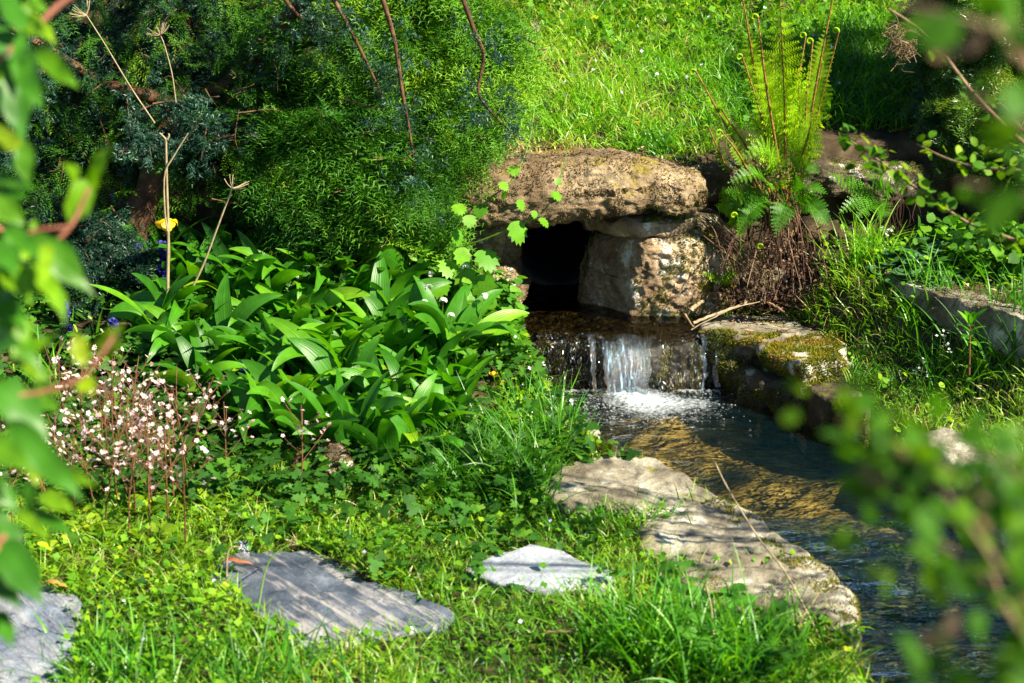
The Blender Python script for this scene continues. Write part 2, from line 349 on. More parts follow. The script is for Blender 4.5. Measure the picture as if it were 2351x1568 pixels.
M['juniper'] = leafmat('juniper_needle', [(0, (.005, .024, .010)), (.5, (.014, .056, .030)), (.85, (.045, .12, .085)), (1, (.08, .16, .03))], .15, .45, .35, (1.2, 1.3, .8))
M['bark'] = plain('red_brown_bark', [(.3, (.03, .014, .008)), (.5, (.075, .038, .02)), (.7, (.17, .095, .05))], .85, .2, 18, 40, 1.)
M['twig'] = plain('grey_brown_twig', [(.3, (.10, .06, .035)), (.7, (.28, .19, .11))], .8, .2, 40, 90, .6)
M['drystalk'] = plain('dry_straw_stalk', [(.3, (.20, .15, .08)), (.7, (.36, .29, .18))], .7, .3, 40)
M['deadfern'] = plain('dead_fern', [(0, (.025, .011, .006)), (.5, (.085, .042, .024)), (1, (.26, .165, .10))], .75, .25, use_tint=True, bscale=120, trans=.15)
M['fern'] = leafmat('fern_green', [(0, (.020, .10, .010)), (.5, (.085, .26, .008)), (.8, (.36, .58, .012)), (1, (.55, .66, .018))], .42, .45, .3, (1.5, 1.5, .4))
M['stipe'] = plain('orange_brown_stipe', [(.3, (.10, .04, .008)), (.7, (.30, .16, .03))], .7, .3, 90, 200, .9)
M['photinia'] = leafmat('glossy_leaf', [(0, (.014, .085, .008)), (.5, (.045, .17, .008)), (.8, (.15, .31, .006)), (1, (.27, .34, .008))], .38, .42, .35, (1.5, 1.6, .3), .45, 0, .0)
M['redstem'] = plain('pink_brown_stem', [(.3, (.20, .06, .035)), (.7, (.38, .16, .10))], .5, .4, 30)
M['coton'] = leafmat('small_shrub_leaf', [(0, (.016, .06, .006)), (.5, (.05, .16, .008)), (.85, (.14, .27, .008)), (1, (.22, .34, .01))], .42, .55, .15, (1.5, 1.5, .4), .3)
M['blossom'] = plain('faded_tan_leaf', [(0, (.20, .115, .06)), (1, (.34, .23, .14))], .8, .2, use_tint=True, trans=.3)
M['lobed'] = leafmat('lobed_leaf', [(0, (.04, .14, .008)), (.5, (.09, .27, .008)), (1, (.16, .36, .010))], .44, .45, .3, (1.5, 1.5, .35), .25)
M['bramble'] = leafmat('serrated_leaf', [(0, (.020, .095, .010)), (.6, (.06, .20, .014)), (1, (.16, .31, .018))], .36, .45, .35, vein=.4, veinn=18)
M['ragwort'] = leafmat('crinkled_leaf', [(0, (.03, .11, .035)), (1, (.08, .18, .06))], .3, .45, .35, vein=.6)
M['moss'] = leafmat('moss', [(0, (.025, .035, .005)), (.5, (.085, .11, .007)), (.85, (.22, .22, .010)), (1, (.27, .15, .03))], .2, .8, .1)
M['crust'] = plain('brown_moss', [(0, (.035, .022, .010)), (.5, (.115, .075, .032)), (1, (.26, .19, .085))], .9, .1, use_tint=True, bscale=100)
M['litter'] = plain('dry_litter', [(0, (.10, .055, .03)), (.5, (.30, .19, .11)), (1, (.50, .38, .24))], .8, .2, use_tint=True, bscale=80)
M['dlO'] = plain('orange_dead_leaf', [(.3, (.42, .10, .03)), (.7, (.60, .22, .09))], .6, .3, 30, trans=.2)
M['dlB'] = plain('brown_dead_leaf', [(.3, (.26, .12, .03)), (.7, (.40, .20, .06))], .7, .3, 30, trans=.1)
M['stone'] = stonemat('sandstone', (0.114, 0.076, 0.039), (0.235, 0.169, 0.100), (0.366, 0.286, 0.181), .6, .25, (.13, .13, .018), crust=.6)
M['cap'] = stonemat('capstone_rock', (0.136, 0.092, 0.050), (0.263, 0.190, 0.109), (0.380, 0.297, 0.182), 0, .3, (.17, .135, .025), crust=.38, lscale=30)
M['jamb'] = stonemat('lichened_rock', (0.205, 0.134, 0.078), (0.395, 0.282, 0.174), (0.553, 0.428, 0.281), .75, .3, (.12, .14, .012), crust=.25)
M['kerb'] = stonemat('kerb_rock', (0.163, 0.144, 0.104), (0.326, 0.303, 0.232), (0.488, 0.473, 0.368), .25, .2, (.13, .12, .018), crust=.25, bstr=.45)
M['darkkerb'] = stonemat('dark_kerb_rock', (0.026, 0.020, 0.012), (0.056, 0.045, 0.028), (0.112, 0.092, 0.062), .1, .5, (.09, .10, .010), .6, .4, crust=.5)  # shade and dirt of the water-facing sides put into the colour
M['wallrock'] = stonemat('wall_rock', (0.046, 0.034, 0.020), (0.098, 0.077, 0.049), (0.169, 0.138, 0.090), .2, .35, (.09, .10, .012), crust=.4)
# ------------------------------------------------------------------ slate and soil, water
def slatemat(name, a, b, c, stripe=0., ang=0.):
    m, nt, out = newmat(name); L = nt.links; tc = nt.nodes.new("ShaderNodeTexCoord"); ob = tc.outputs['Object']
    col = ramp(nt, noise(nt, 9, 6, .65, ob), [(.32, a), (.52, b), (.70, c)]); fine = noise(nt, 120, 4, .7, ob)
    col = mix(nt, .7, col, ramp(nt, fine, [(.3, (.55, .55, .55)), (.7, (1.35, 1.35, 1.35))]), 'MULTIPLY'); h = fine
    if stripe:
        mp = nt.nodes.new("ShaderNodeMapping"); mp.vector_type = 'TEXTURE'; mp.inputs['Rotation'].default_value = (0, 0, ang); mp.inputs['Scale'].default_value = (1, 15, 1); L.new(ob, mp.inputs[0])
        s = noise(nt, 36, 5, .6, mp.outputs[0]); f = ramp(nt, s, [(.47, (0, 0, 0)), (.58, (1, 1, 1))]); f = mth(nt, 'MULTIPLY', f, ramp(nt, noise(nt, 5, 3, .6, ob), [(.32, (.15, .15, .15)), (.48, (1, 1, 1))]))
        col = mix(nt, mth(nt, 'MULTIPLY', f, stripe), col, (.29, .275, .27, 1)); h = mth(nt, 'ADD', fine, mth(nt, 'MULTIPLY', f, 1.5))
    p = nd(nt, "ShaderNodeBsdfPrincipled"); L.new(col, p.inputs['Base Color']); p.inputs['Roughness'].default_value = .62; p.inputs['Specular IOR Level'].default_value = .45
    L.new(bump(nt, h, .6, .006), p.inputs['Normal']); L.new(p.outputs[0], out.inputs[0]); return m
M['slate'] = slatemat('dark_slate', (.026, .036, .054), (.060, .076, .105), (.12, .14, .175), .8, R(40))
M['slateB'] = slatemat('mottled_slate', (.045, .06, .09), (.115, .14, .185), (.24, .265, .30), .4, R(40))
M['slateC'] = slatemat('pale_slate', (.21, .23, .265), (.285, .31, .35), (.35, .365, .39))
M['soil'] = plain('soil', [(.3, (.018, .013, .008)), (.5, (.042, .030, .017)), (.7, (.09, .065, .038))], .95, .1, 14, 50, 1.)
def bedmat():
    m, nt, out = newmat('stream_bed'); L = nt.links; tc = nt.nodes.new("ShaderNodeTexCoord"); ob = tc.outputs['Object']
    v = nt.nodes.new("ShaderNodeTexVoronoi"); v.inputs['Scale'].default_value = 24; L.new(ob, v.inputs['Vector'])
    col = ramp(nt, noise(nt, 4.2, 6, .68, ob), [(.36, (.014, .022, .014)), (.45, (.12, .078, .018)), (.60, (.50, .30, .075))])
    col = mix(nt, .55, col, ramp(nt, v.outputs['Color'], [(.1, (.35, .33, .3)), (.9, (1.5, 1.4, 1.2))]), 'MULTIPLY')
    col = mix(nt, ramp(nt, noise(nt, 4, 4, .6, ob), [(.56, (0, 0, 0)), (.68, (1, 1, 1))]), col, (.012, .03, .014, 1))
    p = nd(nt, "ShaderNodeBsdfPrincipled"); L.new(col, p.inputs['Base Color']); p.inputs['Roughness'].default_value = .7
    L.new(bump(nt, noise(nt, 30, 4, .6, ob), .6, .01), p.inputs['Normal']); L.new(p.outputs[0], out.inputs[0]); return m
M['bed'] = bedmat()
def watermat(name, tintc, bsc=(10, 34, 90), bst=.5, stretch=(1, 1, 1), gl=1.0, bd=.02, cloud=.0):
    """clear stream water: tinted see-through body with a rippled mirror skin that strengthens at grazing angles"""
    m, nt, out = newmat(name); L = nt.links; tc = nt.nodes.new("ShaderNodeTexCoord"); mp = nt.nodes.new("ShaderNodeMapping"); mp.inputs['Scale'].default_value = stretch
    L.new(tc.outputs['Object'], mp.inputs[0]); v = mp.outputs[0]
    h = mth(nt, 'ADD', mth(nt, 'ADD', mth(nt, 'MULTIPLY', noise(nt, bsc[0], 2, .5, v), 1.6), mth(nt, 'MULTIPLY', noise(nt, bsc[1], 2, .5, v), .8)), mth(nt, 'MULTIPLY', noise(nt, bsc[2], 2, .5, v), .28))
    n = bump(nt, h, bst, bd); fr = nd(nt, "ShaderNodeFresnel"); fr.inputs[0].default_value = 1.33; L.new(n, fr.inputs['Normal'])
    g = nd(nt, "ShaderNodeBsdfGlossy"); g.inputs['Roughness'].default_value = .03; L.new(n, g.inputs['Normal'])
    t = nd(nt, "ShaderNodeBsdfTransparent"); t.inputs[0].default_value = (*tintc, 1); ms = nd(nt, "ShaderNodeMixShader"); df = nd(nt, "ShaderNodeBsdfDiffuse"); df.inputs[0].default_value = (.008, .09, .11, 1); m2 = nd(nt, "ShaderNodeMixShader"); m2.inputs[0].default_value = cloud; L.new(t.outputs[0], m2.inputs[1]); L.new(df.outputs[0], m2.inputs[2])
    L.new(mth(nt, 'MULTIPLY', fr.outputs[0], gl, True), ms.inputs[0]); L.new(m2.outputs[0], ms.inputs[1]); L.new(g.outputs[0], ms.inputs[2]); L.new(ms.outputs[0], out.inputs[0]); return m
M['water'] = watermat('pool_water', (.72, .78, .68), (11, 36, 95), .8, (.8, 1.7, 1), 1.25, .02, .035)
M['rapid'] = watermat('rippled_water', (.42, .56, .52), (5, 15, 44), 1.0, (.6, 2.4, 1), 4.5, .13, .045)
M['upper'] = watermat('shallow_water', (.62, .55, .40), (12, 40, 110), .5, (1.3, .8, 1))
def fallmat():
    m, nt, out = newmat('falling_water'); L = nt.links; tc = nt.nodes.new("ShaderNodeTexCoord"); mp = nt.nodes.new("ShaderNodeMapping"); mp.inputs['Scale'].default_value = (1, .22, .10); L.new(tc.outputs['Object'], mp.inputs[0])
    s = noise(nt, 130, 5, .65, mp.outputs[0]); s2 = noise(nt, 34, 3, .6, mp.outputs[0]); n = bump(nt, mth(nt, 'ADD', s, s2), 1., .02)
    f = mth(nt, 'MULTIPLY', ramp(nt, s, [(.50, (0, 0, 0)), (.70, (1, 1, 1))]), ramp(nt, s2, [(.42, (.0, .0, .0)), (.60, (1, 1, 1))]))
    f = mth(nt, 'MULTIPLY', f, attr(nt, "au"))
    p = nd(nt, "ShaderNodeBsdfPrincipled"); p.inputs['Base Color'].default_value = (.32, .50, .68, 1); p.inputs['Roughness'].default_value = .2; L.new(n, p.inputs['Normal'])
    t = nd(nt, "ShaderNodeBsdfTransparent"); t.inputs[0].default_value = (.62, .72, .74, 1); g = nd(nt, "ShaderNodeBsdfGlossy"); g.inputs['Roughness'].default_value = .06; L.new(n, g.inputs['Normal'])
    a = nd(nt, "ShaderNodeMixShader"); a.inputs[0].default_value = .5; L.new(t.outputs[0], a.inputs[1]); L.new(g.outputs[0], a.inputs[2])
    b = nd(nt, "ShaderNodeMixShader"); L.new(f, b.inputs[0]); L.new(a.outputs[0], b.inputs[1]); L.new(p.outputs[0], b.inputs[2]); L.new(b.outputs[0], out.inputs[0]); return m
M['fall'] = fallmat()
def tricklemat():
    m, nt, out = newmat('trickling_water'); L = nt.links; tc = nt.nodes.new("ShaderNodeTexCoord"); mp = nt.nodes.new("ShaderNodeMapping"); mp.inputs['Scale'].default_value = (1, .5, .45); L.new(tc.outputs['Object'], mp.inputs[0])
    s = noise(nt, 170, 3, .6, mp.outputs[0]); f = mth(nt, 'MULTIPLY', ramp(nt, s, [(.60, (0, 0, 0)), (.67, (1, 1, 1))]), ramp(nt, noise(nt, 30, 3, .6, mp.outputs[0]), [(.44, (.05, .05, .05)), (.6, (1, 1, 1))]))
    g = nd(nt, "ShaderNodeBsdfPrincipled"); g.inputs['Base Color'].default_value = (.35, .45, .55, 1); g.inputs['Roughness'].default_value = .1; L.new(bump(nt, s, 1., .02), g.inputs['Normal']); t = nd(nt, "ShaderNodeBsdfTransparent"); ms = nd(nt, "ShaderNodeMixShader")
    L.new(f, ms.inputs[0]); L.new(t.outputs[0], ms.inputs[1]); L.new(g.outputs[0], ms.inputs[2]); L.new(ms.outputs[0], out.inputs[0]); return m
M['trickle'] = tricklemat()
def foammat():
    m, nt, out = newmat('foam'); L = nt.links; p = nd(nt, "ShaderNodeBsdfPrincipled"); p.inputs['Base Color'].default_value = (.50, .56, .60, 1); p.inputs['Roughness'].default_value = .25
    t = nd(nt, "ShaderNodeBsdfTransparent"); ms = nd(nt, "ShaderNodeMixShader"); tc = nt.nodes.new("ShaderNodeTexCoord")
    v = nt.nodes.new("ShaderNodeTexVoronoi"); v.inputs['Scale'].default_value = 75; L.new(tc.outputs['Object'], v.inputs['Vector'])
    nz = mth(nt, 'MULTIPLY', noise(nt, 30, 4, .7, tc.outputs['Object']), .9); f = mth(nt, 'ADD', mth(nt, 'MULTIPLY', attr(nt, "au"), 1.5), mth(nt, 'SUBTRACT', nz, .75)); f = mth(nt, 'ADD', f, mth(nt, 'MULTIPLY', v.outputs['Distance'], .35), True)
    L.new(bump(nt, v.outputs['Distance'], .8, .006), p.inputs['Normal'])
    L.new(f, ms.inputs[0]); L.new(t.outputs[0], ms.inputs[1]); L.new(p.outputs[0], ms.inputs[2]); L.new(ms.outputs[0], out.inputs[0]); return m
M['foam'] = foammat()
def bubblemat():
    m, nt, out = newmat('bubble'); L = nt.links; g = nd(nt, "ShaderNodeBsdfPrincipled"); g.inputs['Base Color'].default_value = (.8, .85, .88, 1); g.inputs['Roughness'].default_value = .08
    t = nd(nt, "ShaderNodeBsdfTransparent"); ms = nd(nt, "ShaderNodeMixShader"); lw = nd(nt, "ShaderNodeLayerWeight"); lw.inputs[0].default_value = .45
    L.new(mth(nt, 'MULTIPLY', lw.outputs[1], .55, True), ms.inputs[0]); L.new(t.outputs[0], ms.inputs[1]); L.new(g.outputs[0], ms.inputs[2]); L.new(ms.outputs[0], out.inputs[0]); return m
M['bubble'] = bubblemat()
def wetrock():
    m, nt, out = newmat('wet_mossy_rock'); L = nt.links; tc = nt.nodes.new("ShaderNodeTexCoord"); mp = nt.nodes.new("ShaderNodeMapping"); mp.inputs['Scale'].default_value = (1, .6, .35); L.new(tc.outputs['Object'], mp.inputs[0]); v = mp.outputs[0]
    col = ramp(nt, noise(nt, 40, 5, .7, v), [(.3, (.006, .005, .004)), (.5, (.022, .018, .008)), (.66, (.06, .055, .012)), (.8, (.13, .11, .02))])
    p = nd(nt, "ShaderNodeBsdfPrincipled"); L.new(col, p.inputs['Base Color']); p.inputs['Roughness'].default_value = .16; p.inputs['Specular IOR Level'].default_value = .7
    L.new(bump(nt, mth(nt, 'ADD', noise(nt, 70, 3, .6, v), noise(nt, 160, 2, .6, v)), 1., .015), p.inputs['Normal']); L.new(p.outputs[0], out.inputs[0]); return m
M['wet'] = wetrock()
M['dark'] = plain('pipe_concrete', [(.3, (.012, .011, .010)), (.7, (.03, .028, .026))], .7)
M['rust'] = plain('red_pipe_paint', [(.3, (.10, .012, .008)), (.7, (.20, .03, .02))], .6)

# ------------------------------------------------------------------ terrain: one sheet, stream carved in
def edge_l(y): return np.interp(y, [1, 2.4, 2.99, 3.15, 3.23, 3.32, 3.417, 3.495, 3.59, 3.71, 3.80, 3.955, 4.05, 4.08, 4.286, 4.437, 4.655, 4.905, 5.0, 5.3, 6.5], [1.1, .82, .70, .745, .75, .75, .72, .66, .62, .58, .49, .43, .36, .26, .20, .165, .113, .04, .03, .02, .02])
def edge_r(y): return np.interp(y, [1, 2.0, 3.0, 3.6, 4.06, 4.3, 4.5, 4.68, 5.0, 5.3, 6.5], [2.2, 1.95, 1.62, 1.38, 1.15, 1.08, 1.0, .91, .63, .60, .60])
TER = np.array([[1.13, 4.93], [1.396, 4.53]])
def terr_side(x, y):      # >0 right of the terrace slab's edge
    d = TER[1] - TER[0]; d = d / np.linalg.norm(d); return (x - TER[0, 0]) * -d[1] + (y - TER[0, 1]) * d[0]
def gz(x, y, detail=True):
    x = np.asarray(x, float); y = np.asarray(y, float)
    z = np.full_like(x, .10) + .02 * np.clip(3.2 - y, -2, 3) * 0
    left = sstep(.25, -.15, x); z = z + left * .20 * sstep(4.2, 5.3, y)
    right = sstep(.6, .85, x - .0 * y)
    z = z + right * (.01 + .15 * sstep(4.55, 5.25, y) * sstep(.75, 1.1, x) * sstep(.22, .50, x - edge_r(y))) * sstep(2.5, 4., y)
    ts = terr_side(x, y); z = z + .125 * sstep(.16, .42, x - edge_r(y)) * sstep(-.42, -.04, ts) * sstep(3.9, 4.4, y) * (x > .8) * sstep(5.4, 5.1, y); z = np.where((ts > -.02) & (x > .95), np.maximum(z, .335 * sstep(-.02, .03, ts) + z * (1 - sstep(-.02, .03, ts))), z)
    yw = np.interp(x, [-3, -.35, .0, .6, .75, 2.2, 3], [5.25, 5.25, 5.30, 5.34, 5.42, 5.5, 5.5])
    bank = .585 + .31 * (y - 5.35) + .10 * sstep(6.2, 9, y) * (y - 6.2)
    bank = np.where(y > 14, .585 + .31 * 8.65 + .78 + .04 * (y - 14), bank)
    bank = bank + (.05 * n2(x, y, .9, 3, 4) + .02 * n2(x, y, 3.1, 2, 8)) * sstep(5.5, 6.2, y)
    b = sstep(0, .09, y - yw); z = z * (1 - b) + bank * b
    l, r = edge_l(y), edge_r(y); ch = sstep(-.04, .04, x - l) * sstep(.04, -.04, x - r)
    zb = np.where(y > 4.99, .125, np.interp(y, [0, 2.5, 3.2, 3.42, 3.6, 3.95, 4.2, 4.7, 4.93, 4.99], [-.50, -.44, -.36, -.24, -.21, -.06, -.09, -.11, -.10, .0]))
    zb = zb + .02 * n2(x, y, 9, 2, 3) * (y < 4.9) + .03 * n2(x, y, 2.3, 2, 31) * (y < 4.8)
    ch = ch * (y < 5.33); z = z * (1 - ch) + np.minimum(zb, z) * ch
    if detail: z = z + (.012 * n2(x, y, 6, 3, 2)) * (1 - ch)
    return z
def ax(a, b, fine0, fine1, d):
    c1 = fine0 - np.geomspace(d, fine0 - a, 26)[::-1] if fine0 > a else np.zeros(0); c2 = fine1 + np.geomspace(d, b - fine1, 26)
    return np.r_[c1, np.arange(fine0, fine1, d), c2]
gx = ax(-90, 90, -2.0, 2.2, .02); gy = ax(-60, 160, 2.2, 7.2, .02)
GX, GY = np.meshgrid(gx, gy); GZ = gz(GX.ravel(), GY.ravel())
V = np.column_stack([GX.ravel(), GY.ravel(), GZ]); nx, ny = len(gx), len(gy)
i, j = np.meshgrid(np.arange(nx - 1), np.arange(ny - 1)); i = i.ravel(); j = j.ravel()
F = np.stack([j * nx + i, j * nx + i + 1, (j + 1) * nx + i + 1, (j + 1) * nx + i], -1); fc = V[F].mean(1)
inch = (fc[:, 0] > edge_l(fc[:, 1]) - .015) & (fc[:, 0] < edge_r(fc[:, 1]) + .015) & (fc[:, 1] < 5.33) & (fc[:, 1] > .5)
hole = (fc[:, 0] > .03) & (fc[:, 0] < .27) & (fc[:, 1] > 5.24) & (fc[:, 1] < 5.9) & (fc[:, 2] > .135)& (fc[:, 2] < .5)
g = Geo(); g.add(V, F[~hole & ~inch], 0); g.add(V, F[inch & ~hole], 1)
tag(g.build("ground", [M['soil'], M['bed']]), kind="structure")

# ------------------------------------------------------------------ water sheets
def sheet(name, xs0, xs1, ys, zf, mat, n=70):
    g = Geo(); ys = np.asarray(ys); u = np.linspace(0, 1, n); X = xs0(ys)[:, None] * (1 - u) + xs1(ys)[:, None] * u; Y = np.repeat(ys[:, None], n, 1); Z = zf(X.ravel(), Y.ravel())
    i, j = np.meshgrid(np.arange(n - 1), np.arange(len(ys) - 1)); i = i.ravel(); j = j.ravel()
    g.add(np.column_stack([X.ravel(), Y.ravel(), Z]), np.stack([j * n + i, j * n + i + 1, (j + 1) * n + i + 1, (j + 1) * n + i], -1)); return tag(g.build(name, mat), kind="structure")
EL = lambda y: edge_l(y) - .06; ER = lambda y: edge_r(y) + .06
def zpool(x, y):
    r = np.hypot(x - .40, y - 4.80); return .0035 * n2(x, y * 1.4, 12, 2, 5) + .004 * np.sin(r * 70) * np.exp(-r * 5) - .12 * sstep(3.99, 3.56, y) + .006 * n2(x * .7, y * 1.6, 16, 2, 6) * sstep(4.0, 3.9, y)
sheet("pool_water", EL, ER, np.linspace(3.95, 4.99, 110), zpool, M['water'], 90)
def zrap(x, y): return zpool(x, y) - .09 * sstep(3.46, 3.25, y) - .06 * sstep(3.25, 2.6, y) + .012 * n2(x, y, 14, 3, 9) * sstep(3.55, 3.3, y)
sheet("stream_water", EL, ER, np.linspace(1.6, 3.952, 200), zrap, M['rapid'], 90)
def lip(x): return 4.955 - .035 * sstep(.12, .35, x) + .06 * sstep(.52, .63, x) + .012 * n2(x, 0 * x, 9, 2, 12)
g = Geo(); nu, nv = 130, 60; u = np.linspace(-.02, .655, nu); t = np.linspace(0, 1, nv); X = np.repeat(u[None], nv, 0)
Y = 6.0 + (lip(u)[None] - 6.0) * t[:, None] ** .35
Z = .166 + .003 * n2(X.ravel(), Y.ravel(), 16, 2, 3).reshape(X.shape) - .014 * sstep(.10, 0, Y - lip(u)[None])
i, j = np.meshgrid(np.arange(nu - 1), np.arange(nv - 1)); i = i.ravel(); j = j.ravel()
g.add(np.column_stack([X.ravel(), Y.ravel(), Z.ravel()]), np.stack([j * nu + i, (j + 1) * nu + i, (j + 1) * nu + i + 1, j * nu + i + 1], -1)); tag(g.build("upper_water", M['upper']), kind="structure")

def fallsheet(g, x0, x1, b0, b1, reach, seed, nu=90, nv=40, dens=1.):
    u = np.linspace(0, 1, nu)[None]; t = np.linspace(0, 1, nv)[:, None]; X = (x0 + (x1 - x0) * u) * (1 - t) + (b0 + (b1 - b0) * u) * t
    L_ = lip(x0 + (x1 - x0) * u)
    hz = np.clip(t - .12, 0, 1) / .88; Y = L_ + .03 - .055 * np.minimum(t / .2, 1) - reach * hz ** .75
    X = X + .006 * n2(X * 0 + t * 3, X * 9, 3, 2, seed) * np.minimum(t / .3, 1); Z = .158 + .004 + .009 * n2(X, 0 * X, 17, 3, seed + 2) - .014 * (np.minimum(t / .2, 1)) ** 2 - .155 * hz ** 1.35 + 0 * u
    rid = fbm(np.column_stack([X.ravel() * 1, 0 * X.ravel() + seed, Z.ravel() * .12]), 75, 3, seed).reshape(X.shape) * .006 * np.minimum(t / .2, 1)
    Y = Y - rid; au = np.minimum(t / .25, 1) * np.minimum(1, np.minimum(u, 1 - u) * 7 + .25) * dens
    i, j = np.meshgrid(np.arange(nu - 1), np.arange(nv - 1)); i = i.ravel(); j = j.ravel()
    g.add(np.column_stack([X.ravel(), (Y + 0 * X).ravel(), (Z + 0 * X).ravel()]), np.stack([j * nu + i, (j + 1) * nu + i, (j + 1) * nu + i + 1, j * nu + i + 1], -1), 0, .5, au)
g = Geo(); fallsheet(g, .272, .425, .285, .405, .075, 3, 130, 44, 1.15); fallsheet(g, .228, .255, .245, .255, .05, 5, 26, 40, .7)
fallsheet(g, .575, .592, .578, .59, .035, 7, 20, 40, .5); fallsheet(g, .617, .635, .617, .632, .03, 8, 20, 40, .5)
nf = len(g.m); fallsheet(g, .40, .60, .395, .60, .014, 6, 110, 44, .1); fallsheet(g, .06, .28, .06, .285, .010, 9, 110, 44, .1)
for q in range(nf, len(g.m)): g.m[q] = np.full(len(g.m[q]), 1, np.int32)
tag(g.build("waterfall", [M['fall'], M['trickle']]), "clear waterfall curtain streaked white spilling over the dark mossy ledge", "waterfall")

# foam where the fall lands: domed bubbly sheet and single bubbles
g = Geo(); nr, na = 40, 80; r = np.linspace(0, 1, nr)[:, None]; a = np.linspace(0, 2 * np.pi, na, endpoint=False)[None]
X = .385 + .20 * r * np.cos(a) * (1 + .3 * np.cos(a)) * (1 + .15 * np.sin(3 * a)); Y = 4.77 + .16 * r * np.sin(a) * (1 + .12 * np.cos(4 * a)) - .05 * r * np.cos(a)
Z = .006 + .016 * np.exp(-((X - .36) ** 2 + (Y - 4.84) ** 2) * 160) + .004 * n2(X.ravel(), Y.ravel(), 45, 3, 2).reshape(X.shape)
i, j = np.meshgrid(np.arange(na), np.arange(nr - 1)); i = i.ravel(); j = j.ravel(); i2 = (i + 1) % na
fz = np.clip(1 - r + 0 * a, 0, 1) ** 1.1 * (.42 + .45 * sstep(4.66, 4.84, Y))
g.add(np.column_stack([X.ravel(), Y.ravel(), Z.ravel()]), np.stack([j * na + i, (j + 1) * na + i, (j + 1) * na + i2, j * na + i2], -1), 0, .5, fz)
th = np.linspace(.0, 1.5, 5)[:, None]; ph = np.linspace(0, 2 * np.pi, 8, endpoint=False)[None]
bv = np.stack([np.sin(th) * np.cos(ph), np.sin(th) * np.sin(ph), np.cos(th) + 0 * ph], -1).reshape(-1, 3); i, j = np.meshgrid(np.arange(8), np.arange(4)); i = i.ravel(); j = j.ravel(); i2 = (i + 1) % 8
bf = np.stack([j * 8 + i, (j + 1) * 8 + i, (j + 1) * 8 + i2, j * 8 + i2], -1)
nb = 1500; q = rng.normal(0, 1, (nb, 2)); bx = .38 + q[:, 0] * .11 + .03 * q[:, 1]; by = 4.76 + q[:, 1] * .075 - .0 * q[:, 0]
ex = rng.choice(nb, 110, False); bx[ex] = rng.uniform(.15, .65, 110); by[ex] = rng.uniform(4.62, 4.9, 110)
k = (bx > edge_l(by) + .02) & (bx < edge_r(by) - .02) & (by < 4.9); bx, by = bx[k], by[k]; nb = len(bx); sc = .0012 + .0030 * rng.random(nb) ** 3
scatter(g, (bv, bf), np.column_stack([bx, by, zpool(bx, by) + .001]), frames(rng.uniform(0, 6, nb), 0 * bx, 0 * bx), sc, 1)
# froth line along the foot of the ledge and splash drops
nb = 420; bx = rng.uniform(.09, .63, nb); by = 4.90 - np.abs(rng.normal(0, .012, nb)) - .03 * ((bx > .27) & (bx < .45)); sc = .001 + .004 * rng.random(nb) ** 2
scatter(g, (bv, bf), np.column_stack([bx, by, .002 + 0 * bx]), frames(rng.uniform(0, 6, nb), 0 * bx, 0 * bx), sc, 1)
tag(g.build("foam", [M['foam'], M['bubble']]), "white foam and bubbles spreading where the waterfall lands in the pool", "foam", kind="stuff")

# ------------------------------------------------------------------ stones
def mossy(o, V, F, nm, n, where, mat='moss', ln=(.004, .011), name="moss", t0=0, t1=1):
    P, N = surf_pts(V, F, int(n * 3.5)); N = N * np.sign(np.sum(N * (P - V.mean(0)), 1, keepdims=True) + 1e-9); k = where(P, N); P, N = P[k], N[k]
    if len(P) == 0: return
    g = Geo(); spikes(g, P - N * .002, N, rng.uniform(*ln, len(P)) * 1.15, rng.uniform(.003, .0058, len(P)), 0, np.clip(t0 + (t1 - t0) * (.5 + .32 * fbm(P, 16, 3, nm) + rng.normal(0, .16, len(P))), 0, 1), .75)
    m_ = g.build(name, M[mat]); m_.parent = o; m_.matrix_parent_inverse = o.matrix_world.inverted() if False else Matrix.Translation(-Vector(o.location)); return m_
def stone(name, label, mat, c, half, cat="stone", group=None, **k):
    g = Geo(); V, F = rock(g, c, half, **k); o = g.build(name, mat, origin=c); tag(o, label, cat, group); return o, V, F
def dcap(v):
    x = v[:, 0] / .50; v = v.copy(); e = sstep(.62, 1., x)
    v[:, 2] = v[:, 2] * (1 - .10 * e) + .012 * np.sin(x * 5) + np.where(v[:, 2] < 0, .030 * sstep(-.1, .55, x) - .018 * sstep(-.2, -.8, x) + .02 * sstep(.55, .62, x) * sstep(.78, .66, x), -.015 * e - .02 * sstep(0, -.8, x) * 0)
    v[:, 1] = v[:, 1] + np.where(v[:, 1] < 0, .04 * sstep(.0, .07, v[:, 2]) + .02 * e, 0); return v
o, V, F = stone("capstone", "long rounded brown capstone bridging the dark culvert opening", M['cap'], (.115, 5.26, .558), (.485, .19, .088), k=6.5, amp=.011, freq=4, seed=3, n=110, deform=dcap, fine=.008, ffreq=45., tilt=(0, R(1.5)))
mossy(o, V, F, 1, 26000, lambda P, N: (N[:, 1] < -.15) & (fbm(P, 22, 3, 6) > .0), 'crust', (.004, .010), "dry_moss")
mossy(o, V, F, 2, 9000, lambda P, N: (P[:, 0] > .40) & (fbm(P, 12, 3, 4) + 2 * (P[:, 0] - .52) > .05), 'moss', (.003, .008), t0=.35, t1=1.1)
def djamb(v):
    v = v.copy(); x = v[:, 0] / .19; z = v[:, 2] / .155
    v[:, 1] = v[:, 1] + np.where(v[:, 1] < 0, .115 * sstep(-.30, -1.0, x) + .03 * sstep(.5, 1., x), 0)
    v[:, 0] = v[:, 0] * (1 - .10 * sstep(-.2, 1, z)) + .012 * z; v[:, 2] = v[:, 2] + np.where(z > 0, -.045 * sstep(.35, 1, x) - .02 * sstep(-.4, -1, x), 0); return v
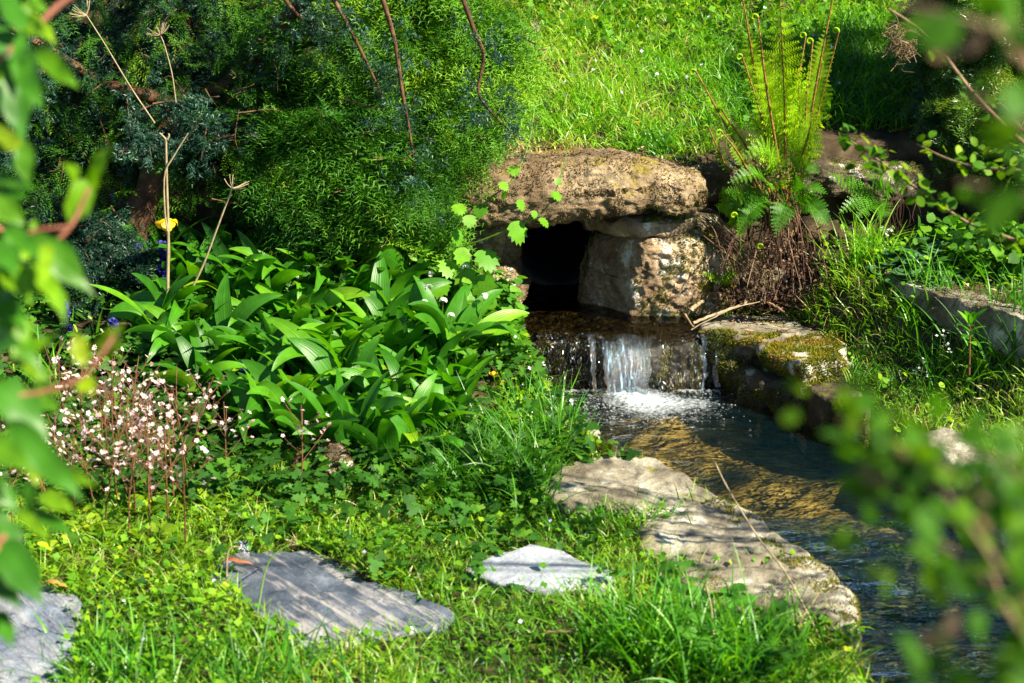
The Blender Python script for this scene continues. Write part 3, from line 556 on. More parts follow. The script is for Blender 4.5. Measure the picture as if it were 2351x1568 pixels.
o, V, F = stone("boulder", "large lichen-spotted boulder standing at the right of the culvert mouth", M['jamb'], (.460, 5.295, .278), (.235, .165, .147), k=7, amp=.007, freq=4, seed=8, n=100, deform=djamb, fine=.0065, ffreq=48.)
mossy(o, V, F, 3, 15000, lambda P, N: (P[:, 0] + .35 * (.30 - P[:, 2]) * 1 > .45 + .06 * fbm(P, 11, 3, 2)) & (fbm(P, 25, 3, 8) > -.25), 'moss', (.004, .011), t0=.1, t1=1.0)
mossy(o, V, F, 4, 5000, lambda P, N: (N[:, 1] < .3) & (fbm(P, 14, 3, 9) > .42), 'crust', (.003, .008), "dry_moss")
mossy(o, V, F, 5, 2600, lambda P, N: (N[:, 2] > .3), 'moss', (.004, .008), "top_moss", t0=.4, t1=1.1)
o, V, F = stone("flat_stone", "flat grey-green stone wedged between the capstone and the lichened boulder", M['jamb'], (.405, 5.285, .442), (.178, .15, .043), k=3.4, amp=.016, freq=7, seed=15, n=60, fine=.006, tilt=(0, R(-2)), deform=lambda v: v + np.column_stack([0 * v[:, 0], np.where(v[:, 1] < 0, .09 * sstep(-.0, -.18, v[:, 0]), 0), 0 * v[:, 0]]))
mossy(o, V, F, 6, 5000, lambda P, N: (P[:, 0] > .43 + .05 * fbm(P, 14, 2, 1)) & (fbm(P, 20, 3, 3) > -.1), 'moss', (.003, .008), t0=.35, t1=1.)
o, V, F = stone("block_stone", "squarish brown stone at the left of the culvert mouth behind trailing leaves", M['stone'], (-.098, 5.27, .385), (.105, .13, .068), k=5.5, amp=.018, freq=7, seed=21, n=54, fine=.007)
mossy(o, V, F, 7, 6000, lambda P, N: fbm(P, 20, 3, 5) > .15, 'crust', (.003, .008), "dry_moss")
mossy(o, V, F, 7, 2500, lambda P, N: (P[:, 0] > -.01) & (fbm(P, 20, 3, 15) > .0), 'moss', (.003, .007), t0=.35)
o, V, F = stone("wedge_stone", "thin shaded wedge stone just under the left end of the capstone", M['wallrock'], (-.13, 5.27, .472), (.10, .11, .022), k=3.5, amp=.012, freq=9, seed=27, n=40)
o, V, F = stone("sill_stone", "rounded brown stone with one white lichen spot below the squarish stone", M['stone'], (-.105, 5.24, .25), (.125, .13, .068), k=3.6, amp=.02, freq=6, seed=33, n=54, deform=lambda v: v + np.column_stack([.03 * (v[:, 2] < 0), 0 * v[:, 0], 0 * v[:, 0]]))
mossy(o, V, F, 8, 6000, lambda P, N: fbm(P, 17, 3, 5) > .05, 'crust', (.003, .009), "dry_moss")
o, V, F = stone("bank_stone", "grey stone crusted with brown moss beside the lip of the waterfall", M['wallrock'], (-.065, 5.04, .13), (.085, .10, .085), k=4, amp=.02, freq=7, seed=38, n=50)
mossy(o, V, F, 9, 9000, lambda P, N: fbm(P, 12, 3, 5) > -.2, 'crust', (.005, .013), "dry_moss"); mossy(o, V, F, 9, 2500, lambda P, N: (fbm(P, 14, 3, 25) > .1), 'moss', (.005, .012), t0=.3)
# ledge under the fall
g = Geo(); nu, nv = 150, 70; u = np.linspace(-.04, .66, nu); t = np.linspace(0, 1, nv)[:, None]
X = np.repeat(u[None], nv, 0); Lp = lip(u)[None]
Y = np.where(t < .3, 5.25 + (Lp + .035 - 5.25) * (t / .3), Lp + .035 - .04 * np.sin(np.clip((t - .3) / .25, 0, 1) * np.pi / 2) - .02 * sstep(.5, 1, t)); Z = np.where(t < .3, .148, .148 - .20 * np.clip((t - .3) / .7, 0, 1) ** 1.5) + 0 * X
n3 = np.column_stack([X.ravel(), Y.ravel(), Z.ravel()]); d_ = (.010 * fbm(n3, 14, 3, 4) + .006 * fbm(n3 * np.array([1, 1, .5]), 60, 3, 5)).reshape(X.shape) * np.clip(t / .25, .2, 1)
Y = Y - d_ * (t > .25); Z = Z + d_ * .5
i, j = np.meshgrid(np.arange(nu - 1), np.arange(nv - 1)); i = i.ravel(); j = j.ravel(); V = np.column_stack([X.ravel(), Y.ravel(), Z.ravel()]); F = np.stack([j * nu + i, (j + 1) * nu + i, (j + 1) * nu + i + 1, j * nu + i + 1], -1)
g.add(V, F); o = tag(g.build("ledge_stone", M['wet'], origin=(.31, 5.0, 0)), "dark wet mossy ledge stone the water spills over", "stone")
g = Geo(); P, N = surf_pts(V, F, 52000); N = N * np.sign(-N[:, 1:2] + .001); k = (P[:, 1] < 4.99) & (fbm(P, 13, 3, 3) + .9 * (.27 - P[:, 0]) / .2 > -.35) & (P[:, 2] < .15); P = P[k]; N = N[k]
spikes(g, P, np.column_stack([0 * P[:, 0], -.5 + 0 * P[:, 0], -.8 + 0 * P[:, 0]]), rng.uniform(.006, .018, len(P)), rng.uniform(.002, .0045, len(P)), 0, np.clip(.35 + .25 * fbm(P, 20, 2, 1) + rng.normal(0, .15, len(P)), 0, 1), .45)
def wetmoss():
    m, nt, out = newmat('wet_moss_strand'); p = nd(nt, "ShaderNodeBsdfPrincipled"); nt.links.new(ramp(nt, attr(nt, "tint"), [(0, (.004, .004, .002)), (.5, (.018, .016, .005)), (.8, (.07, .065, .012)), (1, (.17, .15, .03))]), p.inputs['Base Color']); p.inputs['Roughness'].default_value = .16; p.inputs['Specular IOR Level'].default_value = .8; nt.links.new(p.outputs[0], out.inputs[0]); return m
M['wetmoss'] = wetmoss(); m_ = g.build("moss", M['wetmoss'], parent=o, origin=(.31, 5.0, 0))
# culvert pipe with a red patch inside
g = Geo(); a = np.linspace(0, 2 * np.pi, 28, endpoint=False); rings = []
for (yy, r) in ((5.50, .125), (5.485, .132), (5.485, .15), (5.50, .155)): rings.append(np.column_stack([.15 + r * np.cos(a), 0 * a + yy, .30 + r * np.sin(a)]))
for yy in (5.36, 6.0): pass
Vr = np.concatenate([np.column_stack([.15 + .125 * np.cos(a), 0 * a + 6.1, .30 + .125 * np.sin(a)])] + rings + [np.column_stack([.15 + .155 * np.cos(a), 0 * a + 6.1, .30 + .155 * np.sin(a)])]); ii = np.arange(28); F = np.concatenate([np.stack([q * 28 + ii, q * 28 + (ii + 1) % 28, (q + 1) * 28 + (ii + 1) % 28, (q + 1) * 28 + ii], -1) for q in range(5)])
g.add(Vr, F); o = tag(g.build("pipe", M['dark'], origin=(.15, 5.50, .30)), "dark round drain pipe end set back inside the culvert opening", "pipe")
g = Geo(); tt = np.linspace(R(125), R(205), 14); g.add(np.concatenate([np.column_stack([.15 + q * np.cos(tt), 0 * tt + yq, .30 + q * np.sin(tt)]) for q, yq in ((.124, 5.51), (.122, 5.66))]), np.stack([np.arange(13), np.arange(13) + 1, np.arange(13) + 15, np.arange(13) + 14], -1)); g.build("lining", M['rust'], parent=o, origin=(.15, 5.50, .30))

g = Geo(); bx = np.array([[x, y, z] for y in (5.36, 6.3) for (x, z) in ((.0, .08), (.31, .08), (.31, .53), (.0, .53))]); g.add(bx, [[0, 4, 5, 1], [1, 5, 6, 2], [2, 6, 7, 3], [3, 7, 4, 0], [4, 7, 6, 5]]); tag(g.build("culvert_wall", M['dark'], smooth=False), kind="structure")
# kerb slabs along the left bank, near edge of the pool
def slabthing(name, label, px, z, thick, mat, cat="stone", group=None, zoff=0, **k):
    g = Geo(); P = A3(px, z=z); V, F = slab(g, P, z, thick, **k); c = V.mean(0); c[2] = z - thick
    o = tag(g.build(name, mat, origin=c), label, cat, group); return o, V, F, P
KL = []
o, V, F, P = slabthing("kerb_stone", "pale sandstone kerb slab farthest up the left bank beside the pool", [(1225, 1120), (1300, 1060), (1400, 1047), (1500, 1050), (1575, 1085), (1655, 1143), (1590, 1165), (1440, 1175), (1270, 1170)], .130, .16, M['kerb'], "stone", "left kerb stones", bev=.016, amp=.008, seed=4, rough=.02); KL.append(P)
o, V, F, P = slabthing("kerb_stone", "grey-tan kerb slab in the middle of the left bank with mossy water edge", [(1470, 1190), (1590, 1160), (1660, 1140), (1740, 1175), (1800, 1225), (1860, 1268), (1700, 1295), (1560, 1295), (1470, 1260)], .128, .26, M['kerb'], "stone", "left kerb stones", bev=.02, amp=.009, seed=9, rough=.02); KL.append(P)
mossy(o, V, F, 10, 9000, lambda P, N: (P[:, 0] > edge_l(P[:, 1]) - .09) & (fbm(P, 12, 3, 5) > -.1) & (P[:, 2] > .02), 'moss', (.004, .010), t0=.2, t1=1.1)
o, V, F, P = slabthing("kerb_stone", "wide kerb slab with brown mossy rounded end nearest the lower stream", [(1540, 1302), (1720, 1288), (1855, 1262), (1930, 1300), (1985, 1345), (2000, 1390), (1960, 1430), (1800, 1420), (1640, 1370), (1570, 1335)], .130, .34, M['kerb'], "stone", "left kerb stones", bev=.045, amp=.012, seed=14, rough=.025); KL.append(P)
mossy(o, V, F, 11, 12000, lambda P, N: (P[:, 0] > edge_l(P[:, 1]) - .13 + .03 * fbm(P, 8, 2, 2)) & (fbm(P, 14, 3, 5) > -.2), 'moss', (.004, .010), t0=.3, t1=1.15)
mossy(o, V, F, 12, 9000, lambda P, N: (fbm(P, 16, 3, 6) > .2), 'crust', (.003, .007), "dry_moss")
o, V, F = stone("pebble", "small tan stone with a mossy cap at the left edge of the pool", M['kerb'], at(1365, 1040, z=.10), (.045, .035, .03), k=3, amp=.01, freq=12, seed=50, n=30)
mossy(o, V, F, 13, 2600, lambda P, N: (N[:, 2] > -.2) & (P[:, 0] > at(1352, 1035, z=.1)[0]), 'moss', (.006, .016), t0=.2)
o, V, F = stone("pebble", "flat grey stone half hidden in grass beside the pool's left edge", M['kerb'], at(1310, 1000, z=.09), (.075, .05, .03), k=3.5, amp=.012, freq=9, seed=52, n=30)
# right bank kerbs
KR = []
o, V, F, P = slabthing("kerb_stone", "flat mossy kerb slab right of the waterfall with twigs lying on it", [(1612, 745), (1680, 720), (1790, 715), (1850, 745), (1945, 790), (1940, 830), (1850, 838), (1760, 800), (1690, 775), (1620, 765)], .165, .075, M['kerb'], "stone", "right kerb stones", bev=.025, amp=.010, seed=19, rough=.03); KR.append(P)
mossy(o, V, F, 14, 15000, lambda P, N: (proj(P)[1] > 762 + 10 * fbm(P, 10, 2, 2)) & (fbm(P, 13, 3, 5) > -.25), 'moss', (.005, .014), t0=.1, t1=1.25)
o, V, F, P = slabthing("kerb_stone", "dark stone under the mossy slab at the waterline", [(1635, 800), (1700, 778), (1800, 800), (1905, 850), (1960, 880), (1965, 905), (1890, 915), (1780, 880), (1700, 850), (1640, 835)], .085, .22, M['darkkerb'], "stone", "right kerb stones", bev=.04, amp=.016, seed=24, rough=.035); KR.append(P)
mossy(o, V, F, 15, 14000, lambda P, N: (fbm(P, 9, 3, 7) > .02) & (P[:, 2] > .0), 'moss', (.004, .011), t0=0, t1=.85)
o, V, F, P = slabthing("kerb_stone", "grey cracked kerb stone with roots trailing over the right edge of the pool", [(1850, 880), (1930, 868), (1990, 900), (1995, 945), (1940, 930), (1880, 905)], .12, .2, M['wallrock'], "stone", "right kerb stones", bev=.02, amp=.006, seed=28, rough=.012); KR.append(P)
mossy(o, V, F, 16, 5000, lambda P, N: (fbm(P, 9, 3, 7) > .15), 'moss', (.004, .011), t0=0, t1=.9)
o, V, F, P = slabthing("kerb_stone", "long pale kerb stone low on the right bank behind the blurred leaves", [(2110, 985), (2160, 975), (2240, 1010), (2330, 1060), (2420, 1110), (2400, 1140), (2300, 1110), (2190, 1060), (2130, 1020)], .135, .25, M['kerb'], "stone", "right kerb stones", bev=.03, amp=.008, seed=33, rough=.015); KR.append(P)
o, V, F, P = slabthing("terrace_slab", "long straight-edged stone slab edging the raised terrace", [(2035, 632), (2075, 625), (2200, 660), (2420, 725), (2440, 775), (2330, 730), (2200, 690), (2100, 655)], .352, .17, M['kerb'], "stone", None, bev=.02, amp=.006, seed=41, rough=.015); KT = P
mossy(o, V, F, 17, 6000, lambda P, N: (fbm(P, 9, 3, 7) > .25), 'crust', (.003, .007), "dry_moss")
# back wall
o, V, F = stone("wall_stone", "long mossy wall stone behind the tall fern in half shade", M['wallrock'], (1.03, 5.53, .525), (.33, .12, .068), k=4.5, amp=.018, freq=5, seed=44, n=60, tilt=(0, R(1)))
mossy(o, V, F, 18, 9000, lambda P, N: (N[:, 2] > .0) & (fbm(P, 8, 3, 7) > -.1), 'moss', (.003, .008), t0=.0, t1=.8)
o, V, F = stone("wall_stone", "mossy wall stone in shade between the capstone and the fern", M['wallrock'], (.70, 5.50, .535), (.16, .12, .068), k=4, amp=.018, freq=5, seed=46, n=50)
mossy(o, V, F, 19, 6000, lambda P, N: (N[:, 2] > -.2), 'moss', (.003, .008), t0=.1, t1=.9)
for lab, c, h, sd in (("buried brown stone below the fern behind dead fronds", (.80, 5.36, .22), (.10, .08, .06), 61), ("small brown stone in the bank beside the flat stone", (.63, 5.36, .42), (.05, .06, .035), 62), ("mossy round stone tucked behind the boulder's right shoulder", (.665, 5.33, .30), (.06, .08, .06), 63), ("pale stone showing low in the bank beside the grass tuft", (.93, 5.26, .21), (.05, .05, .03), 64)):
    o, V, F = stone("bank_stone", lab, M['wallrock'], c, h, k=3.2, amp=.016, freq=8, seed=sd, n=36); mossy(o, V, F, sd, 2000, lambda P, N: fbm(P, 12, 3, 3) > .1, 'moss', (.003, .008), t0=.1)
o, V, F = stone("bed_stone", "dark brown mossy rock half buried beside the lone pink flower stalk", M['wallrock'], at(735, 1075, z=.13), (.075, .07, .05), k=3, amp=.02, freq=8, seed=66, n=40); mossy(o, V, F, 66, 3000, lambda P, N: fbm(P, 12, 3, 3) > 0, 'crust', (.003, .008), "dry_moss")

# stepping slabs in the lawn
SL = []
o, V, F, P = slabthing("stepping_slab", "large dark slate stepping slab with pale ridged streaks", [(455, 1300), (540, 1268), (660, 1252), (745, 1262), (800, 1300), (900, 1340), (1050, 1415), (1000, 1440), (850, 1470), (715, 1500), (620, 1440), (520, 1360)], .112, .05, M['slate'], "slab", None, bev=.008, amp=.005, seed=70, rough=.012); SL.append(P)
o, V, F, P = slabthing("stepping_slab", "small pale grey slate stepping slab nearest the pool", [(1065, 1305), (1130, 1280), (1215, 1245), (1290, 1258), (1340, 1285), (1408, 1318), (1385, 1345), (1260, 1352), (1140, 1345)], .122, .05, M['slateC'], "slab", None, bev=.008, amp=.003, seed=73, rough=.010, fine=.0015); SL.append(P)
o, V, F, P = slabthing("stepping_slab", "blue-grey mottled slate slab cut off by the lower left corner", [(-260, 1370), (-60, 1345), (100, 1345), (185, 1370), (180, 1440), (170, 1520), (60, 1640), (-200, 1660), (-320, 1500)], .122, .05, M['slateB'], "slab", None, bev=.010, amp=.007, seed=76, rough=.012); SL.append(P)
ALLST = KL + KR + SL + [KT]
def free(x, y, mg=0, skip=.0):
    ok = (x < edge_l(y) - mg) | (x > edge_r(y) + mg) | (y > 5.35)
    for P in ALLST: c_ = P.mean(0); ok &= ~pip(c_ + (P - c_) * .93, x, y) | (rng.random(len(x)) < skip)
    return ok
# ------------------------------------------------------------------ conifers
def needles(P, T, N, ln, wd, spread, rowsn=2, up=.25):
    """flat needle sprays: P points along a shoot, T its direction, N its upper side; returns triangles"""
    X = np.cross(T, N); out = []
    for sg in (-1, 1):
        D = T * math.cos(spread) + X * sg * math.sin(spread) + N * rng.normal(up, .22, (len(P), 1)); D = D + rng.normal(0, .10, D.shape); D /= np.linalg.norm(D, axis=1)[:, None]
        W = np.cross(D, N + rng.normal(0, .5, N.shape)); W /= np.linalg.norm(W, axis=1)[:, None] + 1e-9; l = ln * rng.uniform(.75, 1.15, (len(P), 1))
        out.append(np.stack([P - W * wd / 2, P + W * wd / 2, P + D * l], 1))
    return np.concatenate(out)
def spray_tpl(L=.15, nside=9, ln=.018, wd=.0031, dens=100, spread=.85, droop=.5, side_ang=.75):
    """one drooping spray in local axes (y along, z up): leading shoot with side shoots, all set with needles"""
    tri = []; stems = []
    def shoot(p0, d0, Ls, dr):
        n = max(4, int(Ls * dens)); t = np.linspace(0, 1, n)[:, None]; d = np.asarray(d0, float); P = np.asarray(p0) + d * t * Ls + np.array([0, 0, -1.]) * dr * Ls * t ** 2
        T = d + np.array([0, 0, -2.]) * dr * t; T /= np.linalg.norm(T, axis=1)[:, None]; Xs = np.cross(d, [0, 0, 1.]); Xs /= np.linalg.norm(Xs) + 1e-9; Nn = np.cross(np.repeat(Xs[None], n, 0), T)
        tri.append(needles(P, T, Nn, ln, wd, spread)); stems.append(P); return P
    P = shoot([0, 0, 0], [0, 1, 0], L, droop * .5)
    for k in range(nside):
        f = .10 + .8 * k / nside; sg = 1 if k % 2 else -1; i = int(f * (len(P) - 1)); a = side_ang + rng.normal(0, .12)
        shoot(P[i], [sg * math.sin(a), math.cos(a), rng.normal(.05, .15)], L * (.62 - .42 * f) * rng.uniform(.8, 1.2), droop * .7)
    T = np.concatenate(tri); n = len(T); return T.reshape(-1, 3), np.arange(3 * n).reshape(-1, 3)
def tuft_tpl(L=.055, nsh=7, ln=.011, wd=.0030):
    """juniper tuft: short shoots bristling with stiff needles all round"""
    P, D = [], []
    for k in range(nsh):
        d = np.array([rng.normal(0, .5), 1, rng.normal(0, .5)]); d /= np.linalg.norm(d); l = L * rng.uniform(.5, 1.); n = 10
        t = np.linspace(.15, 1, n)[:, None]; p = d * t * l; q = rng.normal(0, 1, (n, 3)); q -= (q @ d)[:, None] * d; q /= np.linalg.norm(q, axis=1)[:, None]; dd = q * .85 + d * .75
        P.append(p); D.append(dd)
    P = np.concatenate(P); D = np.concatenate(D); D /= np.linalg.norm(D, axis=1)[:, None]; W = np.cross(D, rng.normal(0, 1, D.shape)); W /= np.linalg.norm(W, axis=1)[:, None]
    T = np.stack([P - W * wd / 2, P + W * wd / 2, P + D * ln], 1); return T.reshape(-1, 3), np.arange(3 * len(T)).reshape(-1, 3)
SPR = [spray_tpl(.15 * q, droop=d) for q, d in ((1, .4), (1.15, .6), (.85, .3), (1., .8))]
YEW = [spray_tpl(.11 * q, 6, .020, .0034, 120, .95, d) for q, d in ((1, .3), (1.1, .5), (.8, .2))]
TUF = [tuft_tpl() for _ in range(4)]
def place(g, tpls, P, D, sc, tint, mat=0, rollj=.5):
    k = rng.integers(0, len(tpls), len(P))
    for q in range(len(tpls)):
        s = k == q; scatter(g, tpls[q], P[s], framesT(D[s], rng.normal(0, rollj, s.sum())), sc[s], mat, tint[s])
def shellpts(c, r, n, front=.8):
    d = rng.normal(0, 1, (n, 3)); d /= np.linalg.norm(d, axis=1)[:, None]; return np.asarray(c) + d * np.asarray(r), d
def boughs(g, gt, root, ells, nb, per, tpls, scl, tintf, droop=.5, Lb=(.22, .40), lean=0., mat=0, inner=.3, twmat=0, down=.15):
    """boughs: each leaves the trunk axis, arches out to the crown's surface and hangs; sprays sit along its outer part on both sides"""
    for (c, r, wgt) in ells:
        c = np.asarray(c, float); r = np.asarray(r, float)
        for b in range(int(nb * wgt)):
            d = rng.normal(0, 1, 3); d[2] = d[2] * .9 + .1; d[1] -= .55; d /= np.linalg.norm(d); tip = c + d * r * rng.uniform(.80, 1.04)
            out = d.copy(); out[2] = 0; out = out / (np.linalg.norm(out) + 1e-6); Lq = rng.uniform(*Lb); st = tip - out * Lq * .8 + np.array([0, 0, Lq * droop * .55])
            st = st + rng.normal(0, .02, 3); mid = (st + tip) / 2 + np.array([0, 0, Lq * droop * .30]) + rng.normal(0, .015, 3); pts = spline([st, mid, tip], 14)
            tube(gt, pts, np.linspace(.0024, .0008, 14), 4, twmat)
            t = np.sort(rng.uniform(.05, 1, per)); k = np.clip((t * 13).astype(int), 0, 12); P = pts[k] + (pts[k + 1] - pts[k]) * (t * 13 - k)[:, None]; T = pts[k + 1] - pts[k]; T /= np.linalg.norm(T, axis=1)[:, None]
            s = np.cross(T, [0, 0, 1.]); s /= np.linalg.norm(s, axis=1)[:, None] + 1e-6; sg = rng.choice([-1, 1], per)[:, None]
            D = T * rng.uniform(.5, 1., (per, 1)) + s * sg * rng.uniform(.2, .9, (per, 1)) + np.array([0, 0, -1]) * rng.uniform(-.05, .35 + down, (per, 1))
            tn = tintf(P, t) + rng.normal(0, .10, per) + rng.normal(0, .13)
            place(g, tpls, P, D, rng.uniform(.75, 1.2, per) * scl * (1.1 - .35 * t), np.clip(tn, 0, 1), mat)
# --- bright conifer beside the culvert
tr = thing("conifer_tree", "bright green drooping conifer leaning over the left end of the capstone", "tree", (-.50, 5.75, .62))
gw = Geo(); gn = Geo(); g0 = Geo(); base = np.array([-.50, 5.75, .55])
tube(g0, spline([base, base + [.01, -.02, .5], base + [.0, .02, 1.0], base + [.03, 0, 1.7]], 16), np.linspace(.055, .02, 16), 8)
for k in range(26):
    a = rng.uniform(0, 6.28); h = rng.uniform(.0, 1.3); l = rng.uniform(.2, .4); d = np.array([math.cos(a), math.sin(a), .1]); p = base + [0, 0, h]
    tube(gw, spline([p, p + d * l * .5 + [0, 0, .04], p + d * l - [0, 0, .06]], 9), np.linspace(.014, .004, 9), 5)
ELC = [((-.50, 5.58, .95), (.50, .50, .52), 1.0), ((-.30, 5.50, 1.10), (.36, .40, .40), .55), ((-.62, 5.45, .52), (.36, .30, .26), .45), ((-.28, 5.36, .60), (.20, .22, .22), .30), ((-.45, 5.7, 1.6), (.42, .45, .42), .5), (tuple(at(1040, 290, y=5.2)), (.14, .14, .14), .30), (tuple(at(965, 500, y=5.08)), (.11, .10, .13), .28), (tuple(at(1120, 170, y=5.3)), (.14, .16, .16), .28), (tuple(at(900, 430, y=5.02)), (.18, .10, .16), .25), (tuple(at(700, 450, y=5.1)), (.24, .12, .2), .3)]
tc = lambda P, t: .38 + .26 * sstep(-.75, -.05, P[:, 0]) + .24 * (t - .5) + .10 * fbm(P, 5, 2, 3) + .08 * sstep(.5, 1.2, P[:, 2])  # sunlit right side and top painted into the needle tint
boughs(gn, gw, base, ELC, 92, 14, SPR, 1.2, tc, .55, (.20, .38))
g0.build("trunk", M['bark'], tr, origin=(-.50, 5.75, .62)); gw.build("branches", M['bark'], tr, origin=(-.50, 5.75, .62))
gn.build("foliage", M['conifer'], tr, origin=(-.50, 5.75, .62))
# --- blue juniper at the left: leaning trunk, limbs, tufted foliage, long hanging shoots in front of the conifer
jb = at(318, 640, y=5.10); jr = thing("juniper_tree", "dark blue-green juniper with leaning red-brown trunk and arching limbs", "tree", jb)
gt = Geo()
def yA(pts): return np.array([at(a, b, y=c) for a, b, c in pts])
trunk = spline(yA([(268, 640, 5.16), (300, 540, 5.14), (340, 440, 5.16), (372, 340, 5.2), (400, 250, 5.25), (440, 215, 5.3)]), 26)
rt = np.interp(np.linspace(0, 1, 26), [0, .15, .6, 1], [.062, .050, .036, .030]) * (1 + .12 * np.sin(np.arange(26) * 1.7)); tube(g0, trunk, rt, 12)
LIMB = [([(440, 215, 5.3), (520, 190, 5.28), (580, 130, 5.22), (640, 60, 5.15), (760, -60, 5.05), (900, -160, 4.98), (1080, -190, 4.95)], .032, .014),
        ([(410, 245, 5.25), (330, 215, 5.2), (240, 190, 5.2), (140, 130, 5.15), (20, 60, 5.1)], .026, .010), ([(430, 220, 5.3), (440, 120, 5.4), (420, 0, 5.45), (430, -120, 5.5)], .026, .012),
        ([(355, 380, 5.18), (260, 330, 5.3), (150, 300, 5.4), (40, 290, 5.45), (-120, 260, 5.5)], .024, .010), ([(300, 560, 5.14), (230, 530, 5.1), (190, 560, 5.05)], .022, .008), ([(520, 190, 5.28), (580, 260, 5.3), (600, 330, 5.3)], .012, .004),
        ([(372, 340, 5.2), (450, 330, 5.1), (540, 310, 5.05)], .010, .004), ([(140, 130, 5.15), (60, 200, 5.0), (20, 330, 4.95)], .012, .004)]
LP = []
for pts, r0, r1 in LIMB:
    q = spline(yA(pts), 22); LP.append(q); tube(gt, q, np.linspace(r0, r1, 22), 8)
gj = Geo(); tj = lambda P, t: .42 + .13 * fbm(P, 4, 2, 5) + .12 * (t - .5)
ELJ = []
for X, Y, y, rx, w_ in ((80, 60, 5.35, .26, 1), (250, 60, 5.4, .25, 1), (430, 40, 5.35, .24, 1), (540, 60, 5.3, .14, .4), (60, 250, 5.35, .24, 1), (190, 230, 5.45, .24, .9), (330, 170, 5.4, .22, .8), (440, 260, 5.45, .14, .4), (60, 430, 5.4, .24, 1), (200, 400, 5.45, .22, .8), (150, 560, 5.2, .17, .8), (280, 610, 4.98, .12, .6), (210, 660, 4.95, .13, .6), (60, 620, 5.2, .2, .8), (430, 300, 5.06, .10, .35), (330, 330, 5.0, .09, .3), (-120, 200, 5.4, .3, 1), (-120, 500, 5.3, .3, 1), (350, -150, 5.4, .4, 1.2), (60, -150, 5.4, .4, 1.2)):
    ELJ.append((at(X, Y, y=y), (rx, rx * .9, rx * .75), w_))
boughs(gj, gt, None, ELJ, 22, 17, TUF, 1.2, tj, .25, (.10, .20), down=.1)
Pj = []
for qi, q in enumerate(LP):
    n = 90; q = q[:12] if qi == 0 else q; k = rng.integers(0, len(q) - 1, n); P = q[k] + (q[k + 1] - q[k]) * rng.random((n, 1)) + rng.normal(0, .045, (n, 3)); D = rng.normal(0, 1, (n, 3)) + [0, -.4, .1]; place(gj, TUF, P, D, rng.uniform(.8, 1.4, n), np.clip(.5 + rng.normal(0, .16, n), 0, 1))
for pts, sc_ in (([(745, -40, 5.0), (800, 60, 4.95), (850, 160, 4.93), (880, 230, 4.92)], 0), ([(870, -30, 4.96), (905, 90, 4.95), (925, 220, 4.93), (940, 300, 4.93), (950, 380, 4.93), (952, 430, 4.94)], 1), ([(1050, -40, 4.96), (1085, 60, 4.95), (1110, 130, 4.95), (1098, 210, 4.94), (1130, 260, 4.93), (1170, 300, 4.93)], 1), ([(640, -20, 5.05), (690, 40, 5.03), (740, 60, 5.02)], 1)):
    q = spline(yA(pts), 30); tube(gt, q, np.linspace(.008, .0022, 30), 6); n = 66 if sc_ else 28; t = rng.uniform(.0, 1, n) ** (.55 if sc_ else .9); k = np.clip((t * 29).astype(int), 0, 28)
    P = q[k] + rng.normal(0, .022 + .018 * sc_, (n, 3)) * np.array([1.2, 1, 1.2]); D = (q[k + 1] - q[k]) * 30 + rng.normal(0, .6, (n, 3)); place(gj, TUF, P, D, rng.uniform(.65, 1.15, n), np.clip(.48 + rng.normal(0, .15, n), 0, 1))
for k in range(60):
    p = yA([(rng.uniform(120, 640), rng.uniform(20, 480), rng.uniform(5.0, 5.25))])[0]; d = np.array([rng.normal(0, .5), rng.normal(0, .2), -rng.random()]) * rng.uniform(.05, .16); tube(gt, spline([p, p + d * .5 + rng.normal(0, .012, 3), p + d], 7), np.linspace(.0025, .001, 7), 4)
gg = Geo(); n = 420; P = yA([(x, y, 5.05 + .25 * rng.random()) for x, y in zip(rng.uniform(-40, 640, n), rng.uniform(-40, 640, n))]); kk = pip([(-50, -50), (650, -50), (650, 200), (500, 460), (420, 440), (330, 640), (200, 690), (-50, 560)], *[np.asarray(a) for a in proj(P)]); P = P[kk]; n = len(P)
place(gg, SPR, P, rng.normal(0, 1, (n, 3)) + [0, -.5, -.7], rng.uniform(.4, .75, n), np.clip(.5 + rng.normal(0, .2, n), 0, 1)); gg.build("green_shoots", M['conifer'], jr, origin=jb)
g0.build("trunk", M['bark'], jr, origin=jb); gt.build("branches", M['bark'], jr, origin=jb); gj.build("foliage", M['juniper'], jr, origin=jb)
# --- dark conifer at the right edge
yb = np.array([1.62, 5.95, .72]); yr = thing("conifer_tree", "dark glossy conifer above the wall at the right edge of the photo", "tree", yb); gt = Geo(); gy_ = Geo(); g0 = Geo()
tube(g0, spline([yb, yb + [0, -.05, .4], yb + [.05, 0, 1.1]], 12), np.linspace(.05, .018, 12), 8)
EY = [((1.56, 5.72, .98), (.26, .30, .26), 1.), ((1.80, 5.8, .95), (.32, .34, .36), .9), ((1.52, 5.62, .74), (.22, .24, .20), .7), ((1.70, 5.45, .64), (.26, .22, .20), .7), ((1.75, 5.8, 1.35), (.36, .36, .34), .9), ((1.95, 5.6, .8), (.3, .3, .35), .6), ((1.46, 5.75, 1.08), (.10, .12, .12), .25)]
ty = lambda P, t: .44 + .22 * (t - .5) + .12 * fbm(P, 5, 2, 9) + .16 * sstep(.85, 1.25, P[:, 2])  # light on the upper boughs painted in as a paler tint
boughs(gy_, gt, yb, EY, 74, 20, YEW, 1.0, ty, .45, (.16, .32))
P = yA([(2070, 95, 5.42)]) + rng.normal(0, 1, (150, 3)) * np.array([.026, .03, .028]); gd = Geo()
for p in P: tube(gd, spline([p, p + rng.normal(0, .012, 3), p + rng.normal(0, .02, 3)], 6), .0011, 3)
